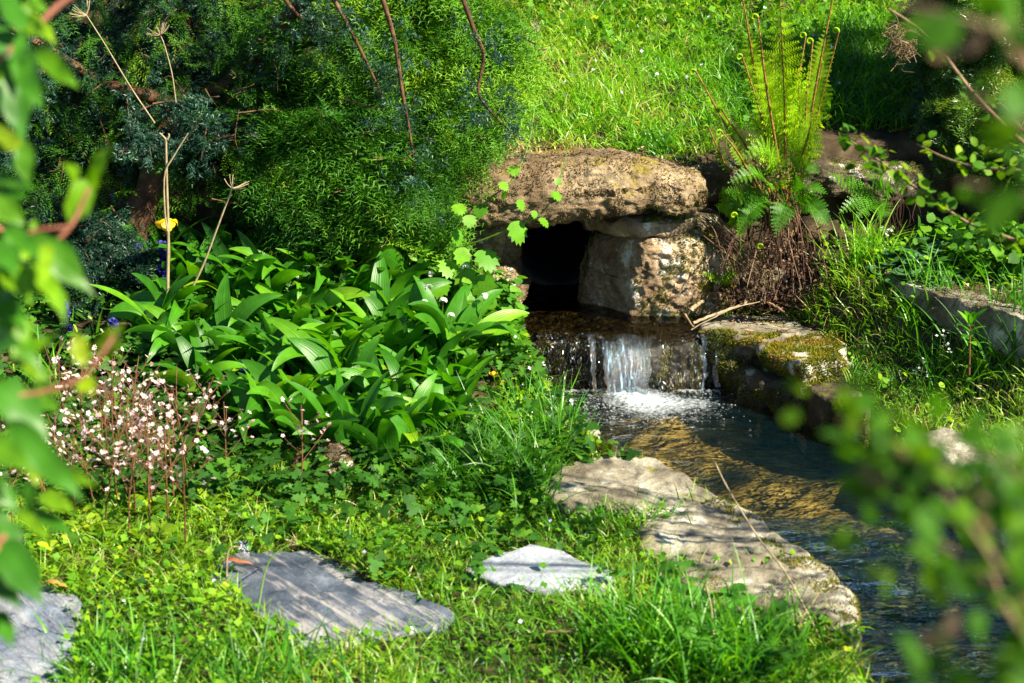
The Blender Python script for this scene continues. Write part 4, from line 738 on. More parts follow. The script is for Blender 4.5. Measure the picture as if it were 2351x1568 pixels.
g0.build("trunk", M['bark'], yr, origin=yb); gt.build("branches", M['bark'], yr, origin=yb); gy_.build("foliage", M['yew'], yr, origin=yb); gd.build("dead_twigs", M['twig'], yr, origin=yb)
# ------------------------------------------------------------------ leaf outlines
def sym(half):      # half outline from base to tip (x>=0) -> closed outline
    h = np.asarray(half, float); m = h[::-1].copy(); m[:, 0] *= -1; return np.vstack([h, m[1:-1] if h[-1, 0] == 0 and h[0, 0] == 0 else m])
LOBE = leaf_tpl(sym([(0, 0), (.22, .02), (.50, .20), (.40, .30), (.56, .46), (.40, .52), (.44, .74), (.26, .70), (.22, .92), (.10, .84), (0, 1.)]), .25)      # tellima-like lobed leaf
TRI = leaf_tpl(sym([(0, 0), (.10, .10), (.42, .02), (.55, .16), (.44, .26), (.60, .42), (.36, .44), (.20, .46), (.34, .66), (.20, .80), (.16, .96), (0, .90)]), .2)  # buttercup leaf
OVAL = leaf_tpl(sym([(0, 0), (.20, .12), (.34, .35), (.36, .58), (.24, .84), (0, 1.)]), .25)
SERR = leaf_tpl(sym([(0, 0), (.18, .05), (.30, .16), (.28, .20), (.40, .32), (.36, .36), (.42, .48), (.36, .52), (.36, .64), (.28, .68), (.24, .80), (.14, .86), (0, 1.)]), .28)
ROUND = leaf_tpl([(.0, 0)] + [(.5 * math.sin(a), .5 - .5 * math.cos(a)) for a in np.linspace(.35, 6.28 - .35, 14)], .2)
def petals(n, r=1., w=.62, cup=.25):
    V, F = [], []; 
    for k in range(n):
        a = k / n * 2 * math.pi; c, s = math.cos(a), math.sin(a); b = len(V)
        for (x, y, z) in ((0, 0, 0), (w * .35, .45, .1), (w * .5, .8, cup * .7), (0, 1, cup), (-w * .5, .8, cup * .7), (-w * .35, .45, .1)): V.append(((x * c + y * s) * r, (-x * s + y * c) * r, z * r))
        for q in range(1, 5): F.append((b, b + q, b + q + 1))
    return np.array(V), np.array(F)
ID = lambda n: np.repeat(np.eye(3)[None], n, 0)
def rosette(g, n, L, W, e0, e1, prof, fold, mat, tint, p0=(0, 0, 0), phi0=None, spread=6.283, nseg=8, **k):
    phi = (rng.uniform(0, 6.283) if phi0 is None else phi0) + spread * (np.arange(n) / n) + rng.normal(0, .25, n)
    ribbons(g, np.repeat(np.asarray(p0, float)[None], n, 0), phi, rng.uniform(*e0, n), rng.uniform(*e1, n), rng.uniform(*L, n), rng.uniform(*W, n), prof, fold, rng.normal(0, .35, n), nseg, 1.3, mat, tint + rng.normal(0, .14, n), side=rng.normal(0, .25, n), **k)
# ------------------------------------------------------------------ wild garlic: prototypes with one child per leaf, then copies
def garlic_proto(nl, flower=0, label=None):
    t = thing("wild_garlic", label or "wild garlic plant of broad arching leaves in the dense green clump", "plant", (0, 0, -5), "wild garlic plants in the clump")
    a0 = rng.uniform(0, 6.28)
    for k in range(nl):
        g = Geo(); ribbons(g, [(0, 0, 0)], a0 + k / nl * 6.28 + rng.normal(0, .3), rng.uniform(1.0, 1.5), rng.uniform(-1.0, .55), rng.uniform(.15, .25), rng.uniform(.036, .052), 'garlic', .25, rng.normal(0, .5), 14, 1.25, 0, rng.uniform(.02, 1.0), side=np.array([rng.normal(0, .3)]))
        g.build("leaf", M['garlic'], t)
    for k in range(flower):
        g = Geo(); d = rng.normal(0, .05, 2); h = rng.uniform(.22, .28); top = np.array([d[0], d[1], h]); tube(g, spline([(0, 0, 0), (d[0] * .3, d[1] * .3, h * .5), top], 10), np.linspace(.003, .0018, 10), 6, 0, .6); s = g.build("flower_stem", M['stalk'], t)
        g = Geo(); n = 13; ph = rng.uniform(0, 6.28, n); e = rng.uniform(.15, 1.4, n); sp_ = frames(ph, e, 0 * e); P = top + sp_[:, :, 1] * .012
        V, F = petals(6, 1, .38, .35); Rz = np.stack([sp_[:, :, 0], -sp_[:, :, 2], sp_[:, :, 1]], -1); scatter(g, (V, F), P, Rz, .0095, 0, rng.random(n)); g.build("flower_head", M['white'], s)
    return t
GP = [garlic_proto(n) for n in (4, 5, 4, 5, 3, 6, 4, 5)]
GF = [garlic_proto(4, 1, "flowering wild garlic with white starry flower heads at the clump's right side") for _ in range(3)]
poly = A3([(300, 730), (380, 660), (520, 620), (640, 610), (790, 620), (870, 650), (960, 700), (1030, 760), (1075, 840), (1060, 930), (980, 985), (900, 1040), (760, 1010), (620, 960), (500, 900), (420, 850), (360, 800)], z=.2)
pts = []
while len(pts) < 185:
    p = rng.uniform(poly.min(0), poly.max(0))
    if pip(poly, p[:1], p[1:2])[0] and (not pts or min(np.hypot(p[0] - q[0], p[1] - q[1]) for q in pts) > .031): pts.append(p)
first = set()
for n, p in enumerate(pts):
    pr = GP[n % 8]; o = pr if n < 8 else clone(pr); o.location = (p[0], p[1], float(gz(p[0], p[1])) + .0 + .02 * rng.random()); o.rotation_euler = (rng.normal(.10, .10), rng.normal(.10, .10), rng.uniform(0, 6.28)); s = rng.uniform(.74, 1.2); o.scale = (s, s, s * rng.uniform(1.0, 1.25))
FPX = [(992, 700), (1036, 688), (964, 775), (1012, 803), (1085, 818), (995, 830), (1030, 850)]
for n, (X, Y) in enumerate(FPX):
    o = GF[n] if n < 3 else clone(GF[n % 3]); o["group"] = "flowering wild garlic"; q = at(X, Y, y=4.85 - .0015 * (Y - 690)); s = 1.; hz = float(gz(q[0], q[1])); s = max(.7, min(1.25, (q[2] - hz) / .25)); o.location = (q[0], q[1], hz); o.rotation_euler = (0, 0, rng.uniform(0, 6.28)); o.scale = (s, s, s)
# ------------------------------------------------------------------ London-pride-like pink sprays
def pride_proto():
    t = thing("saxifrage", "saxifrage with airy spray of tiny pale pink flowers on reddish stems", "plant", (0, 0, -5), "pink saxifrages at the left")
    g = Geo(); h = rng.uniform(.20, .27); l = rng.normal(0, .03, 2); st = spline([(0, 0, 0), (l[0] * .3, l[1] * .3, h * .5), (l[0], l[1], h)], 14); tube(g, st, np.linspace(.0022, .0012, 14), 5); tips = []
    for k in range(rng.integers(6, 10)):
        f = .45 + .55 * k / 10; i = min(12, int(f * 13)); a = k * 2.4 + rng.normal(0, .3); lb = .075 * (1.25 - f) + .02; d = np.array([math.cos(a), math.sin(a), .9]) * lb; p = st[i]
        tube(g, spline([p, p + d * .6, p + d + [0, 0, .006]], 6), .0008, 4); tips.append(p + d + [0, 0, .006])
        for b in range(rng.integers(1, 3)): q = p + d * rng.uniform(.5, 1.) + rng.normal(0, .010, 3) + [0, 0, .006]; tube(g, [p + d * .6, q], .0006, 3); tips.append(q)
    s = g.build("stem", M['pinkstem'], t); tips = np.array(tips); n = len(tips); g = Geo(); V, F = petals(5, 1, .72, .18)
    e = rng.uniform(.2, 1.4, n); fr = frames(rng.uniform(0, 6.28, n), e, 0 * e); Rz = np.stack([fr[:, :, 0], -fr[:, :, 2], fr[:, :, 1]], -1); scatter(g, (V, F), tips, Rz, rng.uniform(.0045, .0072, n), 0, rng.uniform(.1, 1, n))
    V2, F2 = petals(5, 1, .8, .6); scatter(g, (V2, F2), tips - [0, 0, .001], Rz, .0022, 1); g.build("blossom", [M['pink'], M['pinkstem']], s)
    g = Geo(); rosette(g, 8, (.04, .07), (.022, .034), (.25, .7), (-.1, .4), 'spoon', .15, 0, .45); g.build("leaf_rosette", M['rose'], t); return t
PP = [pride_proto() for _ in range(7)]
PX = [(60, 1010), (30, 1120), (95, 1060), (130, 960), (150, 1020), (170, 1090), (190, 940), (200, 1000), (215, 1060), (230, 960), (240, 1110), (255, 1020), (270, 1070), (280, 960), (295, 1130), (300, 1010), (310, 1080), (320, 940), (335, 990), (345, 1140), (350, 1060), (365, 960), (375, 1010), (385, 1110), (400, 1050), (410, 980), (425, 1150), (430, 1020), (350, 920), (300, 880), (260, 890), (410, 910), (440, 950), (230, 900), (160, 900), (120, 1100)]
for n, (X, Y) in enumerate(PX):
    o = PP[n] if n < 7 else clone(PP[n % 7]); q = at(X, Y + 90, z=.13); o.location = (q[0], q[1], float(gz(q[0], q[1])) + .01); o.rotation_euler = (rng.normal(0, .06), rng.normal(0, .06), rng.uniform(0, 6.28)); s = rng.uniform(.85, 1.12); o.scale = (s, s, s)
for X, Y, lab in ((515, 1095, "saxifrage standing apart just right of the main pink mass"), (690, 1110, "lone saxifrage flower stalk farthest right beside the brown rock")):
    o = clone(PP[2]); o["label"] = lab; del o["group"]; q = at(X, Y, z=.14); o.location = (q[0], q[1], float(gz(q[0], q[1]))); s = 1.0; o.scale = (s, s, s)
# ------------------------------------------------------------------ leafy rosettes below the pink flowers
def ros_proto():
    t = thing("rosette_plant", "yellow-green rosette of spoon-shaped leaves below the pink flowers", "plant", (0, 0, -5), "leafy rosettes"); g = Geo()
    rosette(g, 7, (.05, .08), (.028, .04), (.5, .9), (-.1, .4), 'spoon', .15, 0, .55); rosette(g, 7, (.03, .06), (.02, .03), (.9, 1.2), (.3, .8), 'spoon', .2, 0, .75); g.build("leaves", M['rose'], t); return t
RP = [ros_proto() for _ in range(4)]
for n, (X, Y) in enumerate([(190, 1190), (240, 1130), (300, 1120), (345, 1115), (400, 1120), (330, 1170), (265, 1170), (150, 1150), (110, 1220), (430, 1130), (60, 1180), (380, 1160), (220, 1225), (130, 1275), (30, 1240), (480, 1150)]):
    o = RP[n] if n < 4 else clone(RP[n % 4]); q = at(X, Y, z=.12); o.location = (q[0], q[1], float(gz(q[0], q[1])) + .005); o.rotation_euler = (0, 0, rng.uniform(0, 6.28)); s = rng.uniform(.7, 1.15); o.scale = (s, s, s)
# ------------------------------------------------------------------ violet-blue bugle spikes
BL = [(325, 680, 5.0, .16, "tall violet-blue bugle spike just left of the dry umbel stalk"), (380, 660, 4.95, .21, "tallest violet-blue bugle spike behind the dry umbel stalk"), (160, 850, 4.75, .13, "violet-blue bugle spike farthest left behind blurred leaves"), (272, 880, 4.65, .13, "violet-blue bugle spike rising out of the pink flowers"), (330, 790, 4.75, .11, "short violet-blue bugle spike above the pink flower mass"), (566, 1000, 4.45, .10, "small dark bugle spike among the garlic leaves")]
for X, Y, y, h, lab in BL:
    q = at(X, Y, y=y); z0 = float(gz(q[0], q[1])); h = max(h, q[2] + h * .5 - z0); t = thing("bugle_flower", lab, "flower", (q[0], q[1], z0), "violet-blue bugle spikes"); g = Geo(); tube(g, [(0, 0, 0), (.004, 0, h * .5), (0, 0, h)], .0022, 5, 0, .2); g.build("stem", M['stalk'], t)
    g = Geo(); n = 150; zz = h - .13 * rng.random(n) ** .9; a = rng.uniform(0, 6.28, n); r = .006 + .016 * np.clip((h - zz) / .09, 0, 1); P = np.column_stack([np.cos(a) * r * .5, np.sin(a) * r * .5, zz]); V, F = petals(4, 1, .8, .5); fr = frames(a, rng.uniform(-.2, .6, n), rng.normal(0, .5, n)); scatter(g, (V, F), P, fr, rng.uniform(.008, .013, n), 0, rng.random(n)); g.build("flower_spike", M['blue'], t)
    g = Geo(); rosette(g, 8, (.03, .06), (.018, .028), (.2, .7), (-.3, .2), 'ellip', .15, 0, .2, p0=(0, 0, .02)); g.build("leaves", M['butter'], t)
# ------------------------------------------------------------------ dry umbel stalks, poppy, buttercup
def umbel(g, p, d, n, r, mat=0):
    d = np.asarray(d, float) / np.linalg.norm(d)
    for k in range(n):
        q = rng.normal(0, 1, 3); q -= q @ d * d; q = q / np.linalg.norm(q) * rng.uniform(.6, 1.1) + d * rng.uniform(.1, .7); tube(g, spline([p, p + q * r * .5, p + q * r + d * r * .15], 6), np.linspace(.0013, .0009, 6), 4, mat)
def stalk(label, pts, r0, r1, um=None, extra=(), name="dry_stalk"):
    P = yA(pts); b = P[0]; t = thing(name, label, "dry stalk", b); g = Geo(); s = spline(P, 24); tube(g, s, np.linspace(r0, r1, 24), 7); g.build("stem", M['drystalk'], t, origin=b)
    for pp in extra: g = Geo(); s2 = spline(yA(pp), 14); tube(g, s2, np.linspace(r1 * 1.1, r1 * .7, 14), 6); g.build("side_stem", M['drystalk'], t, origin=b)
    if um: g = Geo(); umbel(g, s[-1], s[-1] - s[-2], um[0], um[1]); g.build("seed_head", M['drystalk'], t, origin=b)
stalk("tall forked dry umbel stalk upright before the juniper", [(384, 680, 4.80), (386, 600, 4.80), (386, 520, 4.80), (383, 420, 4.80), (381, 320, 4.80)], .0052, .003, None, [[(381, 320, 4.80), (372, 310, 4.8), (366, 305, 4.8)], [(384, 530, 4.79), (378, 480, 4.79), (378, 400, 4.79), (398, 360, 4.79), (432, 305, 4.79)], [(384, 320, 4.8), (388, 312, 4.8), (387, 306, 4.8)]])
stalk("thin dry stalk slanting up left across the juniper to a spent umbel", [(355, 282, 5.0), (300, 200, 4.98), (240, 100, 4.96), (198, 34, 4.95)], .0024, .0016, (12, .045))
stalk("thin greyish dry stalk with spent umbel high in front of the juniper", [(404, 235, 5.0), (395, 170, 5.0), (378, 105, 5.0), (368, 80, 5.0)], .002, .0014, (14, .04))
stalk("short dry stalk topped by an open starry umbel", [(440, 665, 4.82), (470, 600, 4.82), (500, 520, 4.82), (533, 432, 4.82)], .0036, .0024, (16, .045))
t = thing("poppy", "single yellow poppy nodding behind the forked dry stalk", "flower", at(384, 640, y=4.86)); b = np.array(t.location); g = Geo(); top = at(383, 510, y=4.86); tube(g, spline([b, (b + top) / 2 + [.01, 0, 0], top], 10), .0015, 5); g.build("stem", M['stalk'], t, origin=b)
g = Geo(); ribbons(g, np.repeat(top[None] + [0, 0, .012], 4, 0), np.array([-1.2, -2.4, .2, 1.9]), [.0] * 4, [-1.4, -1.5, -1.3, -1.4], .042, .038, 'spoon', .1, 0, 8, 1, 0, rng.random(4), wav=.04); ribbons(g, np.repeat(top[None] + [0, 0, .012], 2, 0), np.array([-1.6, -.6]), [-.9] * 2, [-1.5] * 2, .04, .042, 'ellip', .15, 0, 8, 1, 0, [.3, .8], wav=.05); g.build("petals", M['yellow'], t, origin=b)
def buttercup(X, Y, y, lab):
    q = at(X, Y, y=y); z0 = float(gz(q[0], q[1])); t = thing("buttercup", lab, "flower", (q[0], q[1], z0)); h = q[2] - z0; g = Geo(); tube(g, [(0, 0, 0), (.006, 0, h * .5), (0, 0, h)], .0012, 5); g.build("stem", M['stalk'], t)
    g = Geo(); V, F = petals(5, .013, .95, .75); g.add(V + [0, 0, h], F, 0, rng.random(20)); g.build("petals", M['orange'], t)
buttercup(1133, 862, 4.5, "golden buttercup flower at the right edge of the garlic clump"); buttercup(488, 893, 4.4, "tiny yellow flower low among the garlic leaves") if False else None
# ------------------------------------------------------------------ trailing lobed plant in front of the culvert
t = thing("trailing_plant", "trailing plant with bright lobed leaves hanging across the culvert mouth", "plant", at(1040, 640, y=5.02)); b = np.array(t.location)
STM = [[(1040, 640, 4.93), (1055, 575, 4.89), (1110, 550, 4.86), (1180, 522, 4.84), (1235, 495, 4.84), (1268, 455, 4.85), (1290, 395, 4.87), (1305, 330, 4.91)], [(1000, 560, 4.93), (1060, 520, 4.91), (1120, 460, 4.89), (1165, 425, 4.89), (1190, 390, 4.91), (1215, 325, 4.96), (1225, 260, 5.01)], [(1010, 580, 4.96), (1040, 540, 4.93), (1075, 490, 4.91), (1110, 450, 4.91), (1150, 425, 4.93)]]
for s in STM: g = Geo(); tube(g, spline(yA(s), 30), np.linspace(.0036, .0014, 30), 6, 0, .7); g.build("stem", M['stalk'], t, origin=b)
LV = [(1177, 392, .030, .9, 4.91), (1149, 429, .028, .95, 4.88), (1161, 449, .026, .8, 4.88), (1190, 470, .030, .7, 4.87), (1048, 480, .036, .85, 4.88), (1105, 480, .036, .35, 4.90), (1076, 505, .034, .8, 4.87), (1180, 520, .058, .65, 4.83), (1270, 452, .030, .7, 4.84), (1240, 512, .030, .7, 4.83), (1225, 495, .02, .7, 4.83), (1045, 540, .04, .5, 4.89), (1056, 580, .05, .8, 4.86), (1109, 585, .062, .45, 4.84), (1068, 626, .055, .75, 4.84), (1109, 642, .064, .55, 4.83), (1030, 610, .05, .8, 4.86), (1015, 660, .05, .6, 4.84), (1078, 668, .05, .7, 4.83), (1280, 420, .018, .7, 4.86), (1040, 700, .05, .6, 4.81)]
for X, Y, sz, tn, y in LV:
    g = Geo(); ph = rng.uniform(-1.9, -.6) + (0.6 if X > 1170 else 0); scatter(g, LOBE, [at(X, Y - 12, y=y)], frames(ph, rng.uniform(-1.3, -.65), rng.normal(0, .45))[None], sz * 1.3, 0, tn); g.build("leaf", M['lobed'], t, origin=b)
# ------------------------------------------------------------------ serrated leafy shoots beside the fall
def shoot_proto(lab, mat, tpl, n, sz, grp=None, name="leafy_plant"):
    t = thing(name, lab, "plant", (0, 0, -5), grp); g = Geo(); h = rng.uniform(.10, .16); d = rng.normal(0, .04, 2); st = spline([(0, 0, 0), (d[0] * .3, d[1] * .3, h * .6), (d[0], d[1], h)], 12); tube(g, st, np.linspace(.002, .001, 12), 5, 0, .5); g.build("stem", M['stalk'], t)
    g = Geo(); k = np.arange(n); i = np.clip((2 + k * 10 / n).astype(int), 0, 11); ph = k * 2.2 + rng.normal(0, .3, n); e = rng.uniform(-.5, .4, n); P = st[i]; fr = frames(ph, e, rng.normal(0, .25, n))
    scatter(g, tpl, P + fr[:, :, 1] * .012, fr, sz * rng.uniform(.7, 1.2, n), 0, np.clip(.5 + rng.normal(0, .2, n), 0, 1)); g.build("leaves", M[mat], t); return t
SP = [shoot_proto("low bramble shoot with toothed green leaves beside the waterfall", 'bramble', SERR, 11, .042, "bramble shoots") for _ in range(5)]
for n in range(26):
    o = SP[n] if n < 5 else clone(SP[n % 5]); X = rng.uniform(1010, 1140); Y = rng.uniform(700, 820) if X > 1080 else rng.uniform(690, 800); q = at(X, Y, y=4.98 - .0016 * (Y - 690)); z0 = max(float(gz(q[0], q[1])), q[2] - .12); o.location = (q[0], q[1], z0); o.rotation_euler = (rng.normal(.15, .2), rng.normal(.1, .2), rng.uniform(0, 6.28))
# ------------------------------------------------------------------ right bank plants
t = thing("nettle", "upright nettle with round toothed leaves at the right edge above the terrace", "plant", at(2300, 640, y=4.95)); b = np.array(t.location); g = Geo(); st = spline(yA([(2305, 650, 4.95), (2300, 590, 4.93), (2292, 530, 4.92), (2285, 490, 4.92)]), 14); tube(g, st, .002, 5, 0, .2); g.build("stem", M['pinkstem'], t, origin=b)
for X, Y, sz, ph in ((2262, 508, .045, 3.6), (2320, 530, .045, -.4), (2280, 490, .035, -1.2), (2250, 470 + 20, .03, 2.6), (2290, 565, .05, -1.9), (2330, 590, .055, -.6), (2270, 600, .05, 3.8), (2315, 630, .05, -1.2), (2300, 480, .03, .4), (2345, 560, .045, -.2)):
    g = Geo(); scatter(g, SERR, [at(X, Y, y=4.92)], frames(ph, rng.uniform(-.7, -.1), rng.normal(0, .3))[None], sz * 1.1, 0, rng.uniform(.4, 1)); g.build("leaf", M['bramble'], t, origin=b)
t = thing("leafy_rosette", "blue-green crinkly lobed rosette lying on the terrace slab", "plant", at(2140, 610, z=.37)); b = np.array(t.location)
for ph, L_, e, tn in ((-1.6, .11, .1, .9), (-2.6, .13, .15, .6), (3.0, .15, .25, .4), (2.5, .13, .45, .3), (1.6, .11, .8, .3), (.5, .15, .4, .5), (.0, .15, .25, .7), (-.7, .10, .15, .5), (-2.1, .12, .1, .5), (1.0, .1, 1.0, .3)):
    g = Geo(); n = 9; s = np.linspace(.15, 1, n); d = np.array([math.cos(ph), math.sin(ph), 0]); C = b + d * (s * L_)[:, None] + np.array([0, 0, 1]) * (math.sin(e) * s * L_ * 1.1 - .45 * L_ * s ** 2 + .012)[:, None]
    for sg in (-1, 1): scatter(g, ROUND, C, frames(np.full(n, ph + sg * .95), rng.uniform(-.2, .35, n), rng.normal(0, .35, n)), (.020 + .030 * s) * (1 if L_ > .105 else .8), 0, np.clip(tn + rng.normal(0, .1, n), 0, 1))
    scatter(g, ROUND, C[-1:], frames([ph], [0.], [0.]), .05, 0, tn); tube(g, np.vstack([b[None], C]), .002, 5, 0, 1); g.build("leaf", M['ragwort'], t, origin=b)
t = thing("willowherb", "young willowherb shoot with red stem and upright glossy leaves on the grassy right bank", "plant", at(2225, 860, y=4.45)); b = np.array(t.location); top = at(2228, 745, y=4.45); g = Geo(); tube(g, spline([b, (b + top) / 2, top], 10), np.linspace(.003, .002, 10), 6); g.build("stem", M['pinkstem'], t, origin=b)
for k, (dz, ph, e, L_) in enumerate(((0, -2.4, 1.2, .06), (0, .2, 1.0, .065), (-.01, 2.6, 1.1, .06), (-.02, -.6, .7, .05), (-.02, 3.4, .8, .05), (-.05, -1.3, .3, .04), (-.045, 1.8, .4, .04), (.0, -1.5, 1.35, .05))):
    g = Geo(); ribbons(g, [top + [0, 0, dz]], ph, e, e - .5, L_, .022, 'ellip', .25, 0, 8, 1, 0, rng.uniform(.4, .9)); g.build("leaf", M['garlic'], t, origin=b)
def bitter(lab, X, Y, y, h, nf):
    q = at(X, Y, y=y); z0 = float(gz(q[0], q[1])); t = thing("bittercress", lab, "plant", (q[0], q[1], z0), "white bittercress"); g = Geo(); tips = []
    for k in range(4):
        d = rng.normal(0, .025, 2); hh = h * rng.uniform(.7, 1.1); tube(g, spline([(0, 0, 0), (d[0] * .4, d[1] * .4, hh * .6), (d[0], d[1], hh)], 8), .0009, 4, 0, .4); tips += [np.array([d[0], d[1], hh]) + rng.normal(0, .006, 3) for _ in range(nf)]
    g.build("stems", M['stalk'], t); g = Geo(); n = len(tips); V, F = petals(4, 1, .8, .3); fr = frames(rng.uniform(0, 6.28, n), rng.uniform(.3, 1.4, n), 0.); scatter(g, (V, F), np.array(tips), np.stack([fr[:, :, 0], -fr[:, :, 2], fr[:, :, 1]], -1), .0042, 0, rng.random(n)); g.build("blossom", M['white'], t)
bitter("white-flowered bittercress in front of the terrace slab face", 2165, 730, 4.6, .13, 4); bitter("white-flowered bittercress in grass left of the willowherb shoot", 2120, 760, 4.55, .10, 3); bitter("tiny white flowers at the shaded foot of the back wall", 2020, 580, 5.15, .08, 4)
# plantain heads above the bank at the conifer's right edge
t = thing("plantain", "ribwort plantain with pale fluffy heads against the sunlit grass", "plant", at(1195, 290, y=5.75)); b = np.array(t.location)
for X, Y, X2, Y2 in ((1232, 65, 1215, 230), (1228, 55, 1222, 190), (1203, 82, 1200, 200), (1169, 38, 1160, 160)):
    p0 = b + rng.normal(0, .01, 3); g = Geo(); top = at(X, Y, y=5.6); tube(g, spline([p0, at(X2, Y2, y=5.65), top], 12), .0014, 4, 0, .1); s = g.build("stem", M['stalk'], t, origin=b)
    g = Geo(); P = top + rng.normal(0, 1, (70, 3)) * [.007, .007, .005]; spikes(g, P, (P - top) * 60, .006, .002, 0, rng.random(70)); P = top + [0, 0, .012] + rng.normal(0, 1, (60, 3)) * [.004, .004, .008]; spikes(g, P, (P - top) * 60, .005, .003, 1, .1); g.build("flower_head", [M['pink'], M['litter']], s, origin=None).matrix_parent_inverse = Matrix.Translation(-Vector(b))
g = Geo(); rosette(g, 6, (.12, .17), (.02, .03), (.9, 1.3), (.1, .8), 'lance', .2, 0, .2, p0=b); g.build("leaves", M['garlic'], t, origin=b)
# ------------------------------------------------------------------ ferns
def frond(gl, gs, P, Nf, width, npairs, start=.12, mat=0, tint=.6, ang=1.2, prof=lambda s: np.sin(np.pi * np.clip(s, 0, 1) ** .62) ** .8, pin=9, sr=(.0032, .001), curlup=0., unf=1.0, cup=.25, droopf=.1):
    """stipe tube along P; pinnae in the plane normal to Nf, each cut into leaflets; unf<1 leaves the tip furled in a crozier"""
    n = len(P); tube(gs, P, np.linspace(*sr, n), 6)
    if unf < 1:
        T = P[-1] - P[-2]; T /= np.linalg.norm(T); X = np.cross(Nf, T); X /= np.linalg.norm(X); th = np.linspace(0, 4.6 * math.pi, 60); r0 = .0105; r = r0 * np.exp(-th / 8.5); c = P[-1] + X * r0
        sp_ = c - X * (r * np.cos(th))[:, None] + T * (r * np.sin(th))[:, None] + np.cross(X, T) * (th * .0004)[:, None]; tube(gl, sp_, np.linspace(sr[1] * 1.5, .0012, 60), 6, mat, min(1, tint + .05))
        Pp, Np = sp_, rng.normal(0, 1, (60, 3)); spikes(gl, np.repeat(Pp, 3, 0), rng.normal(0, 1, (180, 3)), .005, .0025, mat, tint + .2)
    d = np.r_[0, np.cumsum(np.linalg.norm(np.diff(P, axis=0), axis=1))]; s = d / d[-1]
    for q in np.linspace(start, .985, npairs):
        p = np.array([np.interp(q, s, P[:, k]) for k in range(3)]); k = min(n - 2, int(np.searchsorted(s, q)) - 1); T = P[k + 1] - P[k]; T /= np.linalg.norm(T); X = np.cross(T, Nf); X /= np.linalg.norm(X); Nn = np.cross(X, T)
        f = (q - start) / (1 - start); open_ = np.clip((unf + .10 - f) * 3.0, .30, 1) if unf < 1 else 1.
        Lp = width * prof(f * .94 + .06) * open_ * rng.uniform(.9, 1.08)
        if Lp < .003: continue
        for sg in (-1, 1):
            A = X * sg * math.sin(ang) + T * math.cos(ang) + Nn * rng.normal(cup, .12); A /= np.linalg.norm(A); m = max(3, int(pin * (.4 + .6 * prof(f)))); t = (np.arange(m) + .5) / m
            B = p + A * (t * Lp)[:, None] + Nn * (-droopf - (1 - open_) * -.8) * (t ** 2 * Lp)[:, None] * (1 if open_ == 1 else 1); lw = Lp / m * 1.0; Dn = np.cross(A, Nn); Dn /= np.linalg.norm(Dn); ll = (Lp * .30 * (1 - t * .85) + .0012)[:, None]
            for s2 in (-1, 1):
                D = Dn * s2 * .9 + A * .42; V = np.stack([B - A * lw * .42, B + D * ll * .9 - A * lw * .1, B + D * ll + A * lw * .25, B + A * lw * .42], 1); gl.add(V.reshape(-1, 3), np.arange(4 * m).reshape(-1, 4), mat, np.clip(tint + rng.normal(0, .07, m), 0, 1))
fb = at(1800, 435, y=5.28)
t = thing("fern", "tall glowing shuttlecock fern with unfurling croziers on the stone wall", "fern", fb)
FR = [((1805, 400), (1800, 210), (1790, -15), 1.0, .082, 20, .80, 0), ((1790, 420), (1760, 200), (1740, 38), .72, .06, 24, .78, 1), ((1780, 430), (1745, 230), (1706, 0), .75, .055, 26, .75, 1), ((1775, 440), (1745, 260), (1704, 128), .45, .045, 16, .66, 1), ((1795, 440), (1770, 300), (1750, 168), .5, .055, 16, .78, 1), ((1815, 440), (1822, 260), (1850, 82), .45, .055, 18, .74, 1), ((1825, 440), (1850, 250), (1866, 95), .6, .055, 20, .7, 1), ((1835, 440), (1868, 230), (1912, -5), .78, .05, 26, .74, 1), ((1840, 445), (1880, 250), (1926, 72), .5, .05, 20, .72, 1), ((1832, 445), (1862, 280), (1889, 145), .5, .05, 16, .70, 1), ((1828, 450), (1845, 320), (1853, 196), .45, .045, 14, .72, 1), ((1810, 430), (1790, 280), (1775, 120), 1.0, .075, 17, .82, 0), ((1820, 420), (1835, 300), (1832, 160), 1.0, .07, 17, .78, 0), ((1800, 420), (1765, 330), (1722, 260), 1.0, .075, 15, .74, 0), ((1830, 430), (1850, 330), (1868, 250), 1.0, .06, 18, .70, 0),
      ((1745, 470), (1690, 330), (1597, 162), .8, .04, 24, .66, 1), ((1752, 470), (1715, 340), (1655, 250), .75, .04, 20, .60, 1), ((1740, 480), (1700, 360), (1655, 300), .7, .035, 14, .62, 1), ((1735, 480), (1680, 400), (1625, 290), .6, .03, 14, .55, 1)]
for a, m_, c, unf, w_, npr, tn, cz in FR:
    yo = 5.28 + rng.normal(0, .035); P = spline([fb + rng.normal(0, .012, 3) + [(a[0] - 1800) * .0011, 0, 0], at(*m_, y=yo), at(*c, y=yo + rng.normal(-.02, .05))], 26); gl, gs = Geo(), Geo()
    frond(gl, gs, P, np.array([rng.normal(0, .35), -1, .25]), w_ * (1.0 if unf == 1 else .75), npr, .30 if unf == 1 else .42, 0, tn, sr=(.0050 if cz else .004, .0022 if cz else .001), unf=unf)
    s = gs.build("frond", M['stipe'], t, origin=fb); o = gl.build("foliage", M['fern'], s); o.location = -Vector(fb)
